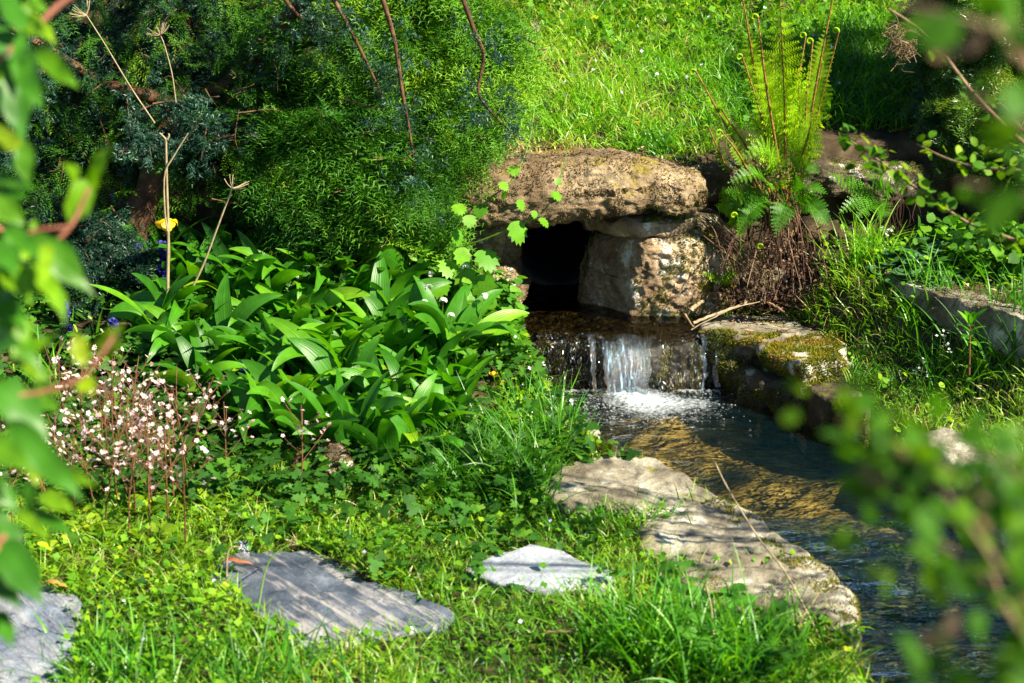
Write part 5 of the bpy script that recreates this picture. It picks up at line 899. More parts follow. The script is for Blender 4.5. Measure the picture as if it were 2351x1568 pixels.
LOW = [((1790, 450), (1760, 340), (1700, 365), .05, .55), ((1780, 450), (1740, 400), (1670, 420), .05, .45), ((1800, 470), (1850, 430), (1900, 445), .05, .35), ((1790, 470), (1740, 470), (1690, 540), .05, .3), ((1810, 480), (1860, 470), (1905, 520), .045, .25), ((1780, 480), (1730, 440), (1660, 480), .05, .35), ((1800, 460), (1775, 370), (1730, 345), .05, .65), ((1810, 490), (1800, 470), (1780, 545), .05, .25), ((1740, 500), (1700, 450), (1660, 440), .045, .5), ((1720, 520), (1675, 470), (1660, 425), .04, .55), ((1700, 560), (1690, 500), (1640, 470), .04, .6), ((1800, 455), (1850, 380), (1880, 400), .045, .35), ((1730, 600), (1690, 560), (1680, 640), .035, .5), ((1720, 610), (1660, 640), (1610, 625), .03, .7)]
for a, m_, c, w_, tn in LOW:
    yo = 5.14 + rng.normal(0, .04); P = spline([at(*a, y=5.22), at(*m_, y=yo), at(*c, y=yo - .04)], 20); gl, gs = Geo(), Geo(); frond(gl, gs, P, np.array([rng.normal(0, .3), -.7, .7]), w_, 18, .22, 0, tn, sr=(.0018, .0007)); s = gs.build("frond", M['fern'], t, origin=fb); o = gl.build("foliage", M['fern'], s); o.location = -Vector(fb)
for X, Y, X0, Y0 in ((1692, 492, 1700, 600), (1752, 565, 1742, 650)):
    P = spline([at(X0, Y0, y=5.12), at((X + X0) / 2 + 3, (Y + Y0) / 2, y=5.1), at(X, Y, y=5.08)], 16); gl, gs = Geo(), Geo(); frond(gl, gs, P, np.array([.1, -1, .1]), .018, 8, .6, 0, .75, sr=(.0022, .0016), unf=.3); s = gs.build("crozier", M['fern'], t, origin=fb); o = gl.build("foliage", M['fern'], s); o.location = -Vector(fb)
# hanging dead fronds: stalks and crumpled brown leaf
gs, gl = Geo(), Geo()
for k in range(62):
    X0 = rng.uniform(1720, 1850); Y0 = rng.uniform(440, 560); X1 = X0 + (X0 - 1775) * rng.uniform(0, 1.0) + rng.normal(0, 18); Y1 = rng.uniform(620, 700); y0 = rng.uniform(5.12, 5.24); P = spline([at(X0, Y0, y=y0), at(X0 * .45 + X1 * .55 + rng.normal(0, 22), Y0 * .5 + Y1 * .5 - 25, y=y0 - rng.uniform(.02, .08)), at(X1, Y1, y=5.06 - rng.uniform(0, .06))], 14)
    tube(gs, P, np.linspace(.0024, .0012, 14) * rng.uniform(.5, 1.4), 4, 0, rng.random() ** 1.3)
    if rng.random() < .55: n = 26; i = rng.integers(6, 14, n); q = P[i] + rng.normal(0, .016, (n, 3)); ribbons(gl, q, rng.uniform(0, 6.28, n), rng.uniform(-1, 1, n), rng.uniform(-1.4, 1, n), rng.uniform(.007, .018, n), rng.uniform(.004, .009, n), 'ellip', .6, rng.normal(0, 1, n), 3, 1, 0, np.clip(rng.normal(.42, .2, n), 0, 1))
for k in range(36):
    X0 = rng.uniform(1600, 1650); Y0 = rng.uniform(490, 540); P = spline([at(X0, Y0, y=5.2), at(X0 + rng.uniform(30, 70), Y0 + rng.uniform(20, 60), y=5.13), at(X0 + rng.uniform(60, 130), Y0 + rng.uniform(70, 130), y=5.1)], 10); tube(gs, P, .0013, 4, 0, rng.uniform(.5, 1))
n = 380; q = at(1765, 395, y=5.16) + rng.normal(0, 1, (n, 3)) * [.032, .02, .013]; ribbons(gl, q, rng.uniform(0, 6.28, n), rng.uniform(-1.3, .5, n), rng.uniform(-1.4, .5, n), .012, .006, 'ellip', .5, rng.normal(0, 1, n), 3, 1, 0, np.clip(rng.normal(.55, .25, n), 0, 1))
n = 500; q = np.array([at(x, y, y=5.06) for x, y in zip(rng.uniform(1660, 1850, n), rng.uniform(670, 712, n))]) + rng.normal(0, .012, (n, 3)); ribbons(gl, q, rng.uniform(0, 6.28, n), rng.uniform(-.6, .6, n), rng.uniform(-.8, .6, n), rng.uniform(.01, .025, n), rng.uniform(.004, .011, n), 'ellip', .4, rng.normal(0, .6, n), 3, 1, 0, np.clip(rng.normal(.5, .22, n), 0, 1))
gs.build("dead_stalks", M['deadfern'], t, origin=fb); gl.build("dead_fronds", M['deadfern'], t, origin=fb)
n = 40; gs = Geo()
for k in range(120): a = rng.uniform(0, 6.28); p = fb + [math.cos(a) * .045, math.sin(a) * .03 - .02, rng.uniform(-.14, .0)]; tube(gs, [p, p + [math.cos(a) * .008, math.sin(a) * .008, .03]], .003, 4)
gs.build("rootstock", M['stipe'], t, origin=fb)
# small shaded fern on the wall at the right
f2 = at(2035, 455, y=5.36); t = thing("fern", "small dark green fern drooping from the shaded wall at the right", "fern", f2)
for m_, c, w_ in (((1960, 430), (1893, 392), .04), ((1985, 450), (1925, 490), .04), ((2010, 420), (1985, 395), .035), ((2020, 410), (2040, 380), .035), ((2000, 470), (1965, 500), .04), ((2040, 430), (2090, 420), .035), ((2030, 480), (2020, 510), .03)):
    P = spline([f2, at(*m_, y=5.28), at(*c, y=5.22)], 18); gl, gs = Geo(), Geo(); frond(gl, gs, P, np.array([rng.normal(0, .3), -.8, .6]), w_, 15, .2, 0, .38, pin=6, sr=(.0018, .0007)); s = gs.build("frond", M['fern'], t, origin=f2); o = gl.build("foliage", M['fern'], s); o.location = -Vector(f2)
gs = Geo()
for k in range(45): p = f2 + rng.normal(0, 1, 3) * [.05, .01, .015]; tube(gs, spline([p, p + [rng.normal(0, .02), -.02, -.06], p + [rng.normal(0, .03), -.03, -rng.uniform(.1, .2)]], 8), .001, 3, 0, rng.uniform(.2, .7))
gs.build("roots", M['deadfern'], t, origin=f2)
# twigs lying at the mossy slab
for nm, lab, pts, r in (("twig", "thick pale brown twig lying from the pool edge up to the dead fronds", [(1590, 742, 5.0), (1640, 722, 5.02), (1700, 700, 5.04), (1735, 682, 5.06)], .0052), ("twig", "thin bleached twig slanting over the water beside the thick twig", [(1585, 757, 4.97), (1640, 728, 4.98), (1690, 706, 5.0), (1745, 692, 5.02)], .0022), ("twig", "short dark forked stick dipping into the water", [(1572, 722, 5.03), (1583, 738, 4.99), (1592, 752, 4.96)], .0045), ("twig", "broken tan bark piece against the boulder's foot", [(1585, 712, 5.06), (1600, 700, 5.07), (1615, 690, 5.08)], .008), ("twig", "dark twig half under the dead fronds on the slab", [(1745, 688, 5.05), (1775, 700, 5.03), (1800, 716, 5.0)], .0045)):
    P = yA(pts); g = Geo(); q = spline(P, 18); tube(g, q + rng.normal(0, .0008, (18, 3)), r * np.linspace(1, .7, 18), 7); tag(g.build(nm, M['drystalk'] if "pale" in lab or "bleached" in lab or "tan" in lab else M['twig'], origin=P[0]), lab, "twig")
# ------------------------------------------------------------------ grass and ground cover
def blades(g, x, y, L0, W, tint, mat=0, e0=(.9, 1.5), e1=(-.3, 1.0), z=None, nseg=4, sc=1., fold=0.):
    n = len(x); z = gz(x, y) - .004 if z is None else z
    ribbons(g, np.column_stack([x, y, z]), rng.uniform(0, 6.283, n), rng.uniform(*e0, n), rng.uniform(*e1, n), rng.uniform(*L0, n) * sc, rng.uniform(*W, n), 'grass', fold, rng.normal(0, .5, n), nseg, 1.3, mat, np.clip(tint, 0, 1))
def leaves(g, tpl, x, y, h, size, tint, mat=0, tilt=.5, z=None):
    n = len(x); z = gz(x, y) if z is None else z; scatter(g, tpl, np.column_stack([x, y, z + rng.uniform(*h, n)]), frames(rng.uniform(0, 6.283, n), rng.normal(.1, tilt, n), rng.normal(0, tilt, n)), rng.uniform(*size, n), mat, np.clip(tint, 0, 1))
def uni(n, x0, x1, y0, y1): return rng.uniform(x0, x1, n), rng.uniform(y0, y1, n)
CLOV = leaf_tpl([(0, .0), (.10, .10), (.38, .05), (.50, .28), (.34, .42), (.46, .62), (.30, .86), (0, .80), (-.30, .86), (-.46, .62), (-.34, .42), (-.50, .28), (-.38, .05), (-.10, .10)], .15)
def inshade(x, y): return (x < -.15) & (y < 6.3)
# bank behind the culvert
g = Geo(); x, y = uni(120000, -1.3, 2.6, 5.38, 8.3); k = rng.random(len(x)) < np.where(x < -.2, .25, 1) * np.where(y > 7.1, .55, 1); x, y = x[k], y[k]
yw = np.interp(x, [-3, -.35, .0, .6, .75, 2.2, 3], [5.40, 5.40, 5.44, 5.42, 5.62, 5.64, 5.64]); k = y > yw; x, y, yw = x[k], y[k], yw[k]
pat = n2(x, y, 2.2, 3, 3); edge = np.exp(-(y - yw) / .07) * (x < .62); tall = np.exp(-((x - 1.15) / .35) ** 2 - ((y - 5.85) / .35) ** 2)
tn = .64 + .24 * pat + rng.normal(0, .16, len(x)) + .40 * edge * (rng.random(len(x)) < .75) - .35 * tall; tn = np.where(tn > .92, np.where(rng.random(len(x)) < .35 + edge, tn, .8), tn)  # tall term darkens the tint, painting in the conifer's shadow beside the fern
sc = (.75 + .35 * n2(x, y, 3.1, 2, 7) + .8 * tall) * (1 - .55 * edge) * (1 - .25 * sstep(6.4, 6.9, y)); blades(g, x, y, (.05, .13), (.003, .0055), tn, 0, (.6, 1.5), (-.6, .9), None, 4, np.clip(sc, .3, 2))
tag(g.build("bank_grass", M['bank']), "bright sunlit grass covering the bank above the culvert", "grass", kind="stuff")
g = Geo(); x, y = uni(26000, -1.3, 2.6, 5.55, 8.4); d = sstep(-.1, .5, n2(x, y, 1.7, 3, 13)) * .5 + .8 * sstep(6.2, 6.8, y); k = rng.random(len(x)) < d; x, y = x[k], y[k]
leaves(g, CLOV, x, y, (.02, .08), (.014, .032), .55 + rng.normal(0, .2, len(x)) + .15 * n2(x, y, 3, 2, 5), 0, .6); tag(g.build("bank_clover", M['cover']), "clover and broad weeds growing through the bank grass", "ground cover", kind="stuff")
g = Geo(); x, y = uni(30000, -6, 8, 8.2, 16); blades(g, x, y, (.12, .25), (.01, .02), .5 + rng.normal(0, .2, len(x)), 0, (.7, 1.4), (-.3, .8)); x, y = uni(5000, -4, -1.2, 4, 8.2); blades(g, x, y, (.1, .2), (.006, .012), .4 + rng.normal(0, .2, len(x)))
x, y = uni(9000, 2.5, 6, 3.0, 8.2); blades(g, x, y, (.1, .2), (.006, .012), .5 + rng.normal(0, .2, len(x))); tag(g.build("far_grass", M['bank']), "grass farther up the bank and beyond", "grass", kind="stuff")
# lawn in front with creeping leaves
def lawnpts(n, x0=-1.9, x1=1.2, y0=2.2, y1=4.1):
    x, y = uni(n, x0, x1, y0, y1); k = free(x, y, .01) & (x < edge_l(y) - .03); return x[k], y[k]
g = Geo(); x, y = lawnpts(80000); pat = n2(x, y, 2.6, 3, 21); tn = .60 + .26 * pat + rng.normal(0, .17, len(x)); tn = np.where(tn > .93, np.where(rng.random(len(x)) < .35, 1., .85), tn)
blades(g, x, y, (.03, .095), (.0022, .0042), tn, 0, (.5, 1.45), (-.7, .8), None, 4, .7 + .3 * sstep(-.4, .5, pat)); tag(g.build("lawn_grass", M['lawn']), "short mixed lawn grass round the stepping slabs", "grass", kind="stuff")
g = Geo(); x, y = lawnpts(30000); lime = np.exp(-((x + .75) / .45) ** 2 - ((y - 3.45) / .35) ** 2); d = .12 + .75 * sstep(-.15, .35, n2(x, y, 2.1, 3, 33) + lime); k = rng.random(len(x)) < d; x, y, lime = x[k], y[k], lime[k]
leaves(g, CLOV, x, y, (.006, .045), (.009, .020), .52 + .18 * lime + rng.normal(0, .17, len(x)), 0, .5); tag(g.build("lawn_clover", M['cover']), "lime green creeping leaves matted through the lawn", "ground cover", kind="stuff")
g = Geo(); x, y = lawnpts(4200, -1.9, .3, 3.3, 4.2); k = rng.random(len(x)) < sstep(-.1, .5, n2(x, y, 2.4, 3, 43)) * .5 + .6 * sstep(3.5, 3.9, y); x, y = x[k], y[k]; leaves(g, TRI, x, y, (.015, .06), (.02, .036), .5 + rng.normal(0, .2, len(x)), 0, .45)
# bed: buttercup leaves, with those under the conifers tinted dark for the shade there
x, y = uni(16000, -2.0, .35, 3.75, 5.25); k = free(x, y, .03) & (x < edge_l(y) - .04); x, y = x[k], y[k]; k = rng.random(len(x)) < .40 + .4 * n2(x, y, 3, 2, 51); x, y = x[k], y[k]
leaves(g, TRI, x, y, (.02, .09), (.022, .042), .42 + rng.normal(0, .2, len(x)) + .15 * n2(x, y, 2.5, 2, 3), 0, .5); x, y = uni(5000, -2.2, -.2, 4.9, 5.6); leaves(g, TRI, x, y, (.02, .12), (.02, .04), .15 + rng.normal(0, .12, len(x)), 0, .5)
tag(g.build("buttercup_leaves", M['butter']), "lobed buttercup leaves carpeting the bed below the garlic", "ground cover", kind="stuff")
# taller fine grass by the left bank
g = Geo()
def clump(px, n, L0, y=None, z=None, sd=.05, W=(.003, .0052), t0=.5):
    for (X, Y) in px:
        c = at(X, Y, z=.12 if z is None else z); x = c[0] + rng.normal(0, sd, n); yy = c[1] + rng.normal(0, sd, n); k = free(x, yy, .0, .12); blades(g, x[k], yy[k], L0, W, t0 + rng.normal(0, .2, k.sum()), 0, (.85, 1.5), (-.5, 1.1), None, 7)
clump([(1050, 1080), (1090, 1050), (1120, 1100), (1160, 1060), (1180, 1110), (1140, 1140), (1200, 1090), (1080, 1130), (1200, 1150), (1230, 1120), (1150, 1000), (1190, 1020), (1230, 1040), (1020, 1120)], 70, (.08, .20))
clump([(1240, 960), (1270, 985), (1290, 965), (1255, 1010), (1300, 1010), (1225, 930), (1210, 980), (1330, 995), (1290, 1050), (1240, 1060)], 34, (.08, .18), None, .10, .04); clump([(1350, 1140 + 20), (1420, 1175), (1480, 1165), (1300, 1160), (1540, 1190), (1400, 1200), (1460, 1200), (1350, 1200)], 50, (.04, .09)); clump([(1600, 1135), (1580, 1140)], 16, (.04, .09), None, .13, .03)
tag(g.build("bank_side_grass", M['tall']), "tall fine grass leaning along the left bank of the pool", "grass", kind="stuff")
g = Geo(); x, y = uni(3200, -.05, .5, 4.05, 4.95); k = free(x, y, .02) & (x > edge_l(y) - .22) & (y > 4.08); x, y = x[k], y[k]; leaves(g, OVAL, x, y, (.005, .06), (.010, .020), .72 + rng.normal(0, .15, len(x)), 0, .6)
x, y = uni(2200, -.28, .02, 4.7, 5.05); leaves(g, SERR, x, y, (.0, .09), (.022, .042), .45 + rng.normal(0, .18, len(x)), 0, .5); tag(g.build("bank_leaves", M['cover']), "small yellow-green leaves creeping over the left bank's edge", "ground cover", kind="stuff")
# right bank
g = Geo(); x, y = uni(80000, .62, 2.6, 2.6, 5.5); ts = terr_side(x, y); k = free(x, y, .0, .03) & (x > edge_r(y) - .01); x, y, ts = x[k], y[k], ts[k]; bare = np.where(ts > -.01, .30 + .5 * sstep(1.5, 1.8, x), 1.) * np.where((y > 5.15) & (x < 1.1), .25, 1); k = rng.random(len(x)) < bare; x, y, ts = x[k], y[k], ts[k]
tn = .50 + .22 * n2(x, y, 3, 3, 61) + rng.normal(0, .2, len(x)) - .15 * (ts > 0); tn = np.where(tn > .9, np.where(rng.random(len(x)) < .4, 1., .8), tn); blades(g, x, y, (.04, .12), (.0024, .0045), tn + .12, 0, (.6, 1.5), (-.7, .9), None, 5, np.where(ts > 0, .55, .85 + .4 * n2(x, y, 3, 2, 4)))
tag(g.build("right_bank_grass", M['lawn']), "mixed grass between the pool's right kerb and the terrace", "grass", kind="stuff")
g = Geo(); x, y = uni(4500, .68, 2.4, 4.0, 5.45); ts = terr_side(x, y); k = free(x, y, .0) & (rng.random(len(x)) < .5 + .5 * n2(x, y, 3, 2, 77)); x, y = x[k], y[k]; leaves(g, OVAL, x, y, (.01, .06), (.012, .028), .6 + rng.normal(0, .2, len(x)), 0, .5)
x, y = uni(700, 1.3, 1.75, 4.9, 5.35); leaves(g, SERR, x, y, (.02, .10), (.03, .05), .3 + rng.normal(0, .2, len(x)), 0, .5); tag(g.build("right_bank_leaves", M['cover']), "low leafy weeds scattered through the right bank grass", "ground cover", kind="stuff")
def tuft(lab, pts, n, L0, sd, W=(.004, .0065), t0=.6, y=None, z=None, mat='tall', e1=(-.4, 1.1)):
    global g
    q = at(*pts, z=z) if y is None else at(*pts, y=y); b = np.array([q[0], q[1], float(gz(q[0], q[1]))]); g = Geo(); x = q[0] + rng.normal(0, sd, n); yy = q[1] + rng.normal(0, sd * .7, n); blades(g, x, yy, L0, W, t0 + rng.normal(0, .2, n), 0, (.9, 1.5), e1, None, 8, 1., .25)
    tag(g.build("grass_tuft", M[mat], origin=b), lab, "grass tuft"); g = None
tuft("lush bright grass tuft standing between the dead fronds and the terrace slab", (1965, 700), 130, (.10, .22), .05, z=.22, t0=.9)
tuft("loose tuft of tall grass rising in front of the terrace slab's dark face", (2110, 770), 60, (.10, .22), .06, z=.2, t0=.6)
tuft("dark green tall grass tuft under the terrace slab at the right edge", (2300, 840), 120, (.12, .25), .08, z=.2, t0=.3)
tuft("tall blurred grass tuft at the left of the foreground weeds", (1440, 1500), 130, (.12, .26), .055, z=.1, t0=.45)
tuft("big tuft of tall grass in the middle of the foreground weeds", (1560, 1540), 150, (.12, .27), .07, z=.1, t0=.55)
tuft("tuft of tall grass at the right end of the foreground by the kerb's mossy end", (1750, 1540), 90, (.10, .24), .07, z=.1, t0=.55)
tuft("grass tuft cut off by the photo's bottom edge near the stream", (1700, 1570), 130, (.10, .24), .07, z=.1, t0=.5)
tuft("dark grass tuft at the bottom edge below the striped slab", (640, 1600), 130, (.08, .16), .09, z=.1, t0=.3); tuft("grass tuft below the mottled slab's right side", (250, 1560), 120, (.06, .14), .09, z=.1, t0=.45)
tuft("sunlit green grass tuft overhanging the back of the capstone", (1500, 362), 140, (.06, .16), .05, y=5.48, t0=.6, e1=(-.9, .4))
g = Geo(); q = at(1370, 392, y=5.24); x = q[0] + rng.normal(0, .06, 60); yy = q[1] + rng.normal(0, .02, 60); blades(g, x, yy, (.03, .07), (.001, .002), rng.uniform(.3, 1, 60), 0, (.1, .9), (-.9, .1), np.full(60, q[2] - .005), 5); tag(g.build("grass_tuft", M['lawn'], origin=q), "wispy half-dry grass tuft lying on top of the capstone", "grass tuft")
# foreground nettles and leafy weeds
def weed(lab, X, Y, h, n, sz, tpl, mat, name="leafy_weed"):
    q = at(X, Y, z=.1); t = thing(name, lab, "plant", q); g = Geo(); d = rng.normal(0, .02, 2); st = spline([q, q + [d[0] * .4, d[1] * .4, h * .6], q + [d[0], d[1], h]], 12); tube(g, st, np.linspace(.0024, .0014, 12), 5, 0, .4); g.build("stem", M['stalk'], t, origin=q)
    g = Geo(); k = np.arange(n); i = np.clip((2 + k * 10 / n).astype(int), 0, 11); fr = frames(k * 1.57 + rng.normal(0, .25, n), rng.uniform(-.5, .2, n), rng.normal(0, .25, n)); scatter(g, tpl, st[i] + fr[:, :, 1] * .008, fr, sz * (1.15 - .55 * k / n), 0, np.clip(.45 + rng.normal(0, .2, n), 0, 1)); g.build("leaves", M[mat], t, origin=q)
weed("blurred nettle with toothed leaves at the left of the foreground weeds", 1570, 1460, .17, 12, .062, SERR, 'bramble', "nettle"); weed("blurred nettle in the middle of the foreground below the kerb slabs", 1680, 1470, .13, 10, .055, SERR, 'bramble', "nettle"); weed("low blurred leafy weed nearest the kerb's mossy end", 1790, 1500, .10, 9, .055, TRI, 'butter'); weed("dark blurred nettle at the bottom right of the foreground weeds", 1630, 1560, .12, 10, .055, SERR, 'bramble', "nettle"); weed("blurred leafy weed at the photo's bottom edge left of the stream", 1760, 1590, .12, 9, .05, TRI, 'butter')
def curve_stalk(lab, pts, r):
    P = np.array([at(a, b, z=c) for a, b, c in pts]); g = Geo(); tube(g, spline(P, 30), np.linspace(r, r * .6, 30), 5); tag(g.build("dry_stalk", M['drystalk'], origin=P[0]), lab, "dry stalk")
curve_stalk("long curved tan stalk arching over the kerb slab towards the pool", [(1890, 1480, .10), (1850, 1400, .17), (1800, 1310, .23), (1745, 1240, .28), (1700, 1170, .33), (1665, 1110, .36), (1642, 1062, .38)], .0026)
curve_stalk("upright dry stalk among the foreground nettles", [(1640, 1570, .1), (1640, 1480, .17), (1634, 1400, .22), (1622, 1345, .26)], .0022)
curve_stalk("short dry forked stalk leaning against the kerb's mossy end", [(1800, 1480, .1), (1840, 1420, .16), (1878, 1365, .2)], .002)
# plantain-like seed heads by the striped slab
for X, Y, X0, Y0, lab in ((672, 1243, 590, 1410, "thin curved plantain stalk arching over the striped slab"), (560, 1255, 520, 1340, "pale bent stalk with a tiny lilac flower at the striped slab's corner")):
    a = at(X0, Y0, z=.12); b = at(X, Y, z=.20); t = thing("plantain", lab, "plant", a); g = Geo(); tube(g, spline([a, a * .5 + b * .5 + [-.012, 0, .035], b], 14), np.linspace(.0022, .0014, 14), 5, 0, .3); g.build("stem", M['stalk'] if X > 600 else M['drystalk'], t, origin=a)
    g = Geo(); P = b + rng.normal(0, .006, (60, 3)); spikes(g, P, (P - b) * 80, .006, .0025, 0, rng.random(60)); g.build("flower_head", M['litter'] if X > 600 else M['lilac'], t, origin=a)
# scattered small flowers (speedwell, lawn daisies) : uncountable specks in the turf
g = Geo(); V, F = petals(4, 1, .9, .2); x, y = lawnpts(150, -1.7, 1.0, 2.6, 4.4); n = len(x); fr = frames(rng.uniform(0, 6.28, n), rng.uniform(.2, 1.3, n), 0.); scatter(g, (V, F), np.column_stack([x, y, gz(x, y) + rng.uniform(.02, .06, n)]), np.stack([fr[:, :, 0], -fr[:, :, 2], fr[:, :, 1]], -1), .0045, 0, rng.random(n))
x, y = uni(90, .0, .35, 4.1, 4.9); k = (x < edge_l(y) + .03) & (x > edge_l(y) - .16); x, y = x[k], y[k]; n = len(x); fr = frames(rng.uniform(0, 6.28, n), rng.uniform(.2, 1.3, n), 0.); scatter(g, (V, F), np.column_stack([x, y, gz(x, y) + rng.uniform(.03, .10, n)]), np.stack([fr[:, :, 0], -fr[:, :, 2], fr[:, :, 1]], -1), .0055, 0, rng.random(n))
x, y = uni(60, -.1, 1.2, 5.7, 7.2); n = len(x); fr = frames(rng.uniform(0, 6.28, n), rng.uniform(.2, 1.3, n), 0.); scatter(g, (V, F), np.column_stack([x, y, gz(x, y) + rng.uniform(.05, .1, n)]), np.stack([fr[:, :, 0], -fr[:, :, 2], fr[:, :, 1]], -1), .007, 0, rng.random(n)); tag(g.build("speedwell_flowers", M['lilac']), "tiny pale lilac speedwell flowers dotted through the turf", "flowers", kind="stuff")
for X, Y, lab in ((1143 * 0 + 2267, 508 * 0 + 250, ""),): pass
# litter: dry bits on the capstone, terrace, slabs
g = Geo(); P = []
for n, xr, yr, zz in ((130, (-.25, .45), (5.14, 5.42), None), (420, (1.12, 1.9), (4.4, 5.2), None), (150, (.65, .95), (4.95, 5.15), .17), (240, (-.4, .1), (5.3, 5.5), None)):
    x, y = uni(n, *xr, *yr); P.append(np.column_stack([x, y, gz(x, y) + .02 if zz is None else np.full(n, zz)]))
P[0][:, 2] = .645 + .02 * (P[0][:, 1] - 5.2); P = np.concatenate(P); n = len(P); ribbons(g, P, rng.uniform(0, 6.28, n), rng.normal(0, .15, n), rng.normal(0, .2, n), rng.uniform(.008, .045, n), rng.uniform(.0015, .007, n), 'ellip', .1, rng.normal(0, .4, n), 3, 1, 0, rng.random(n)); tag(g.build("leaf_litter", M['litter']), "dry straw and leaf crumbs lying on the capstone and terrace", "litter", kind="stuff")
def deadleaf(lab, X, Y, L_, W_, ph, mat, z=.128):
    q = at(X, Y, z=z); g = Geo(); ribbons(g, [q], ph, .35, -.45, L_, W_, 'ellip', .35, .2, 12, 1, 0, .5, wav=.03); g.v[0] = g.v[0] + np.array([0, 0, .004]); tag(g.build("fallen_leaf", M[mat], origin=q), lab, "leaf")
deadleaf("curled orange dead leaf lying on the striped slate slab", 505, 1296, .075, .026, -.1, 'dlO', .135); deadleaf("yellow-brown dead leaf at the top edge of the mottled slab", 95, 1345, .06, .026, -.2, 'dlB', .135); deadleaf("brown twisted dead leaf on the grass in the foreground middle", 1250, 1462, .08, .022, .1, 'blossom', .13); deadleaf("small green leaf fallen on the pale slate slab", 1237, 1296, .03, .018, -1.2, 'cover', .13); deadleaf("pale curled leaf fallen on the wet ledge by the waterfall", 1262, 795, .03, .010, .5, 'blossom', .155); deadleaf("bleached dead leaf on the mossy slab under the dead fronds", 1720, 715, .04, .018, .1, 'blossom', .185)
# ------------------------------------------------------------------ foreground shrubs
def atd(X, Y, d):
    a = (X - 1175.5) / 2351 * FW; b = (783.75 - Y) / 2351 * FW; return np.array([0, 0, CAM_H]) + d * np.array([a, cp + b * sp, -sp + b * cp])
def bigleaf(g, p0, p1, Wd, nrm, droop=.12, tint=.5, mat=0):
    """one long leaf between two points with a gutter and a slight downward bow"""
    n = 12; s = np.linspace(0, 1, n + 1); D = p1 - p0; L_ = np.linalg.norm(D); T = D / L_; X = np.cross(T, nrm); X /= np.linalg.norm(X); N = np.cross(X, T); C = p0 + D * s[:, None] + N * (droop * L_ * 4 * s * (1 - s))[:, None]; w = Wd * .5 * PROF['lance'](s); wob = (np.sin(s * 13) * .03 * L_)[:, None] * N
    V = np.stack([C - X * w[:, None] + N * (w * .35)[:, None] + wob, C, C + X * w[:, None] + N * (w * .35)[:, None] - wob], 1); r = np.arange(n)[:, None] * 3; k = np.arange(2)[None]; g.add(V.reshape(-1, 3), np.stack([r + k, r + k + 1, r + k + 4, r + k + 3], -1).reshape(-1, 4), mat, tint, np.tile([-1, 0, 1.], n + 1))
ph = np.array([-1.35, 1.25, .12]); t = thing("broadleaf_shrub", "blurred glossy-leaved shrub with pink stems at the left edge of the photo", "shrub", ph); g = Geo()
STP = [([(300, -60, 1.5), (160, -5, 1.5), (95, 50, 1.5), (40, 100, 1.5), (-60, 190, 1.5)], .0045), ([(-150, 900, 1.45), (-20, 640, 1.45), (60, 540, 1.45), (160, 520, 1.45)], .0032), ([(-160, 1000, 1.4), (20, 915, 1.4), (89, 903, 1.4), (181, 871, 1.4), (221, 831, 1.4), (262, 770, 1.4)], .003), ([(-160, 1300, 1.35), (-60, 1050, 1.38), (20, 960, 1.4)], .005), ([(-160, 1450, 1.3), (-40, 1300, 1.32), (10, 1230, 1.35)], .005), ([(-60, 500, 1.5), (90, 560, 1.5), (157, 525, 1.5), (205, 430, 1.5)], .0035)]
for pts, r in STP: P = np.array([atd(*p) for p in pts]); q = spline(P, 16); tube(g, q, np.linspace(r, r * .6, 16) * .75, 8); e_ = q[-1] if pts[0][1] == -60 else q[0]; tube(g, spline([e_, (e_ + ph) / 2 + [-.25, 0, .1], ph], 16), np.linspace(r * .8, .012, 16), 8)
g.build("stems", M['redstem'], t, origin=ph)
LF = [((48, 106), (99, 256), 62, .45, 1.48), ((85, 108), (183, 205), 46, .6, 1.5), ((0, 130), (55, 337), 66, .35, 1.5), ((-10, -20), (62, 110), 60, .4, 1.48), ((216, 432), (258, 330), 44, .78, 1.5), ((178, 415), (146, 373), 34, .75, 1.5), ((195, 410), (157, 520), 60, .72, 1.48), ((110, 20), (60, -30), 40, .6, 1.5), ((-30, 300), (70, 360), 50, .9, 1.5), ((10, 520), (100, 605), 44, .5, 1.44), ((60, 540), (217, 678), 62, .55, 1.42), ((100, 560), (190, 620), 55, .5, 1.44), ((0, 730), (95, 858), 56, .55, 1.4), ((238, 815), (284, 742), 52, .88, 1.4), ((196, 840), (175, 760), 40, .95, 1.4), ((185, 872), (215, 905), 46, .9, 1.4), ((20, 965), (192, 1150), 66, .5, 1.36), ((-20, 880), (110, 1010), 90, .45, 1.38), ((60, 935), (100, 1060), 60, .7, 1.4), ((0, 1245), (99, 1392), 84, .3, 1.32), ((-20, 1100), (40, 1180), 50, .5, 1.36), ((-10, 1400), (28, 1490), 46, .4, 1.32), ((-30, 430), (60, 520), 66, .6, 1.46), ((0, 600), (70, 700), 60, .75, 1.42), ((-30, 560), (40, 640), 70, .4, 1.42), ((70, 600), (140, 720), 46, .8, 1.42), ((-40, 780), (60, 800), 60, .5, 1.4), ((60, 1010), (90, 1120), 40, .9, 1.38), ((20, 820), (120, 780), 40, .8, 1.4), ((-30, 1010), (80, 1090), 60, .6, 1.36), ((-20, 60), (40, 180), 60, .3, 1.52), ((-30, 1180), (60, 1270), 60, .35, 1.34), ((100, 640), (150, 745), 44, .7, 1.42), ((-40, 640), (30, 760), 60, .3, 1.44), ((0, 20), (70, -60), 50, .5, 1.5), ((-20, 1320), (50, 1400), 50, .3, 1.33)]
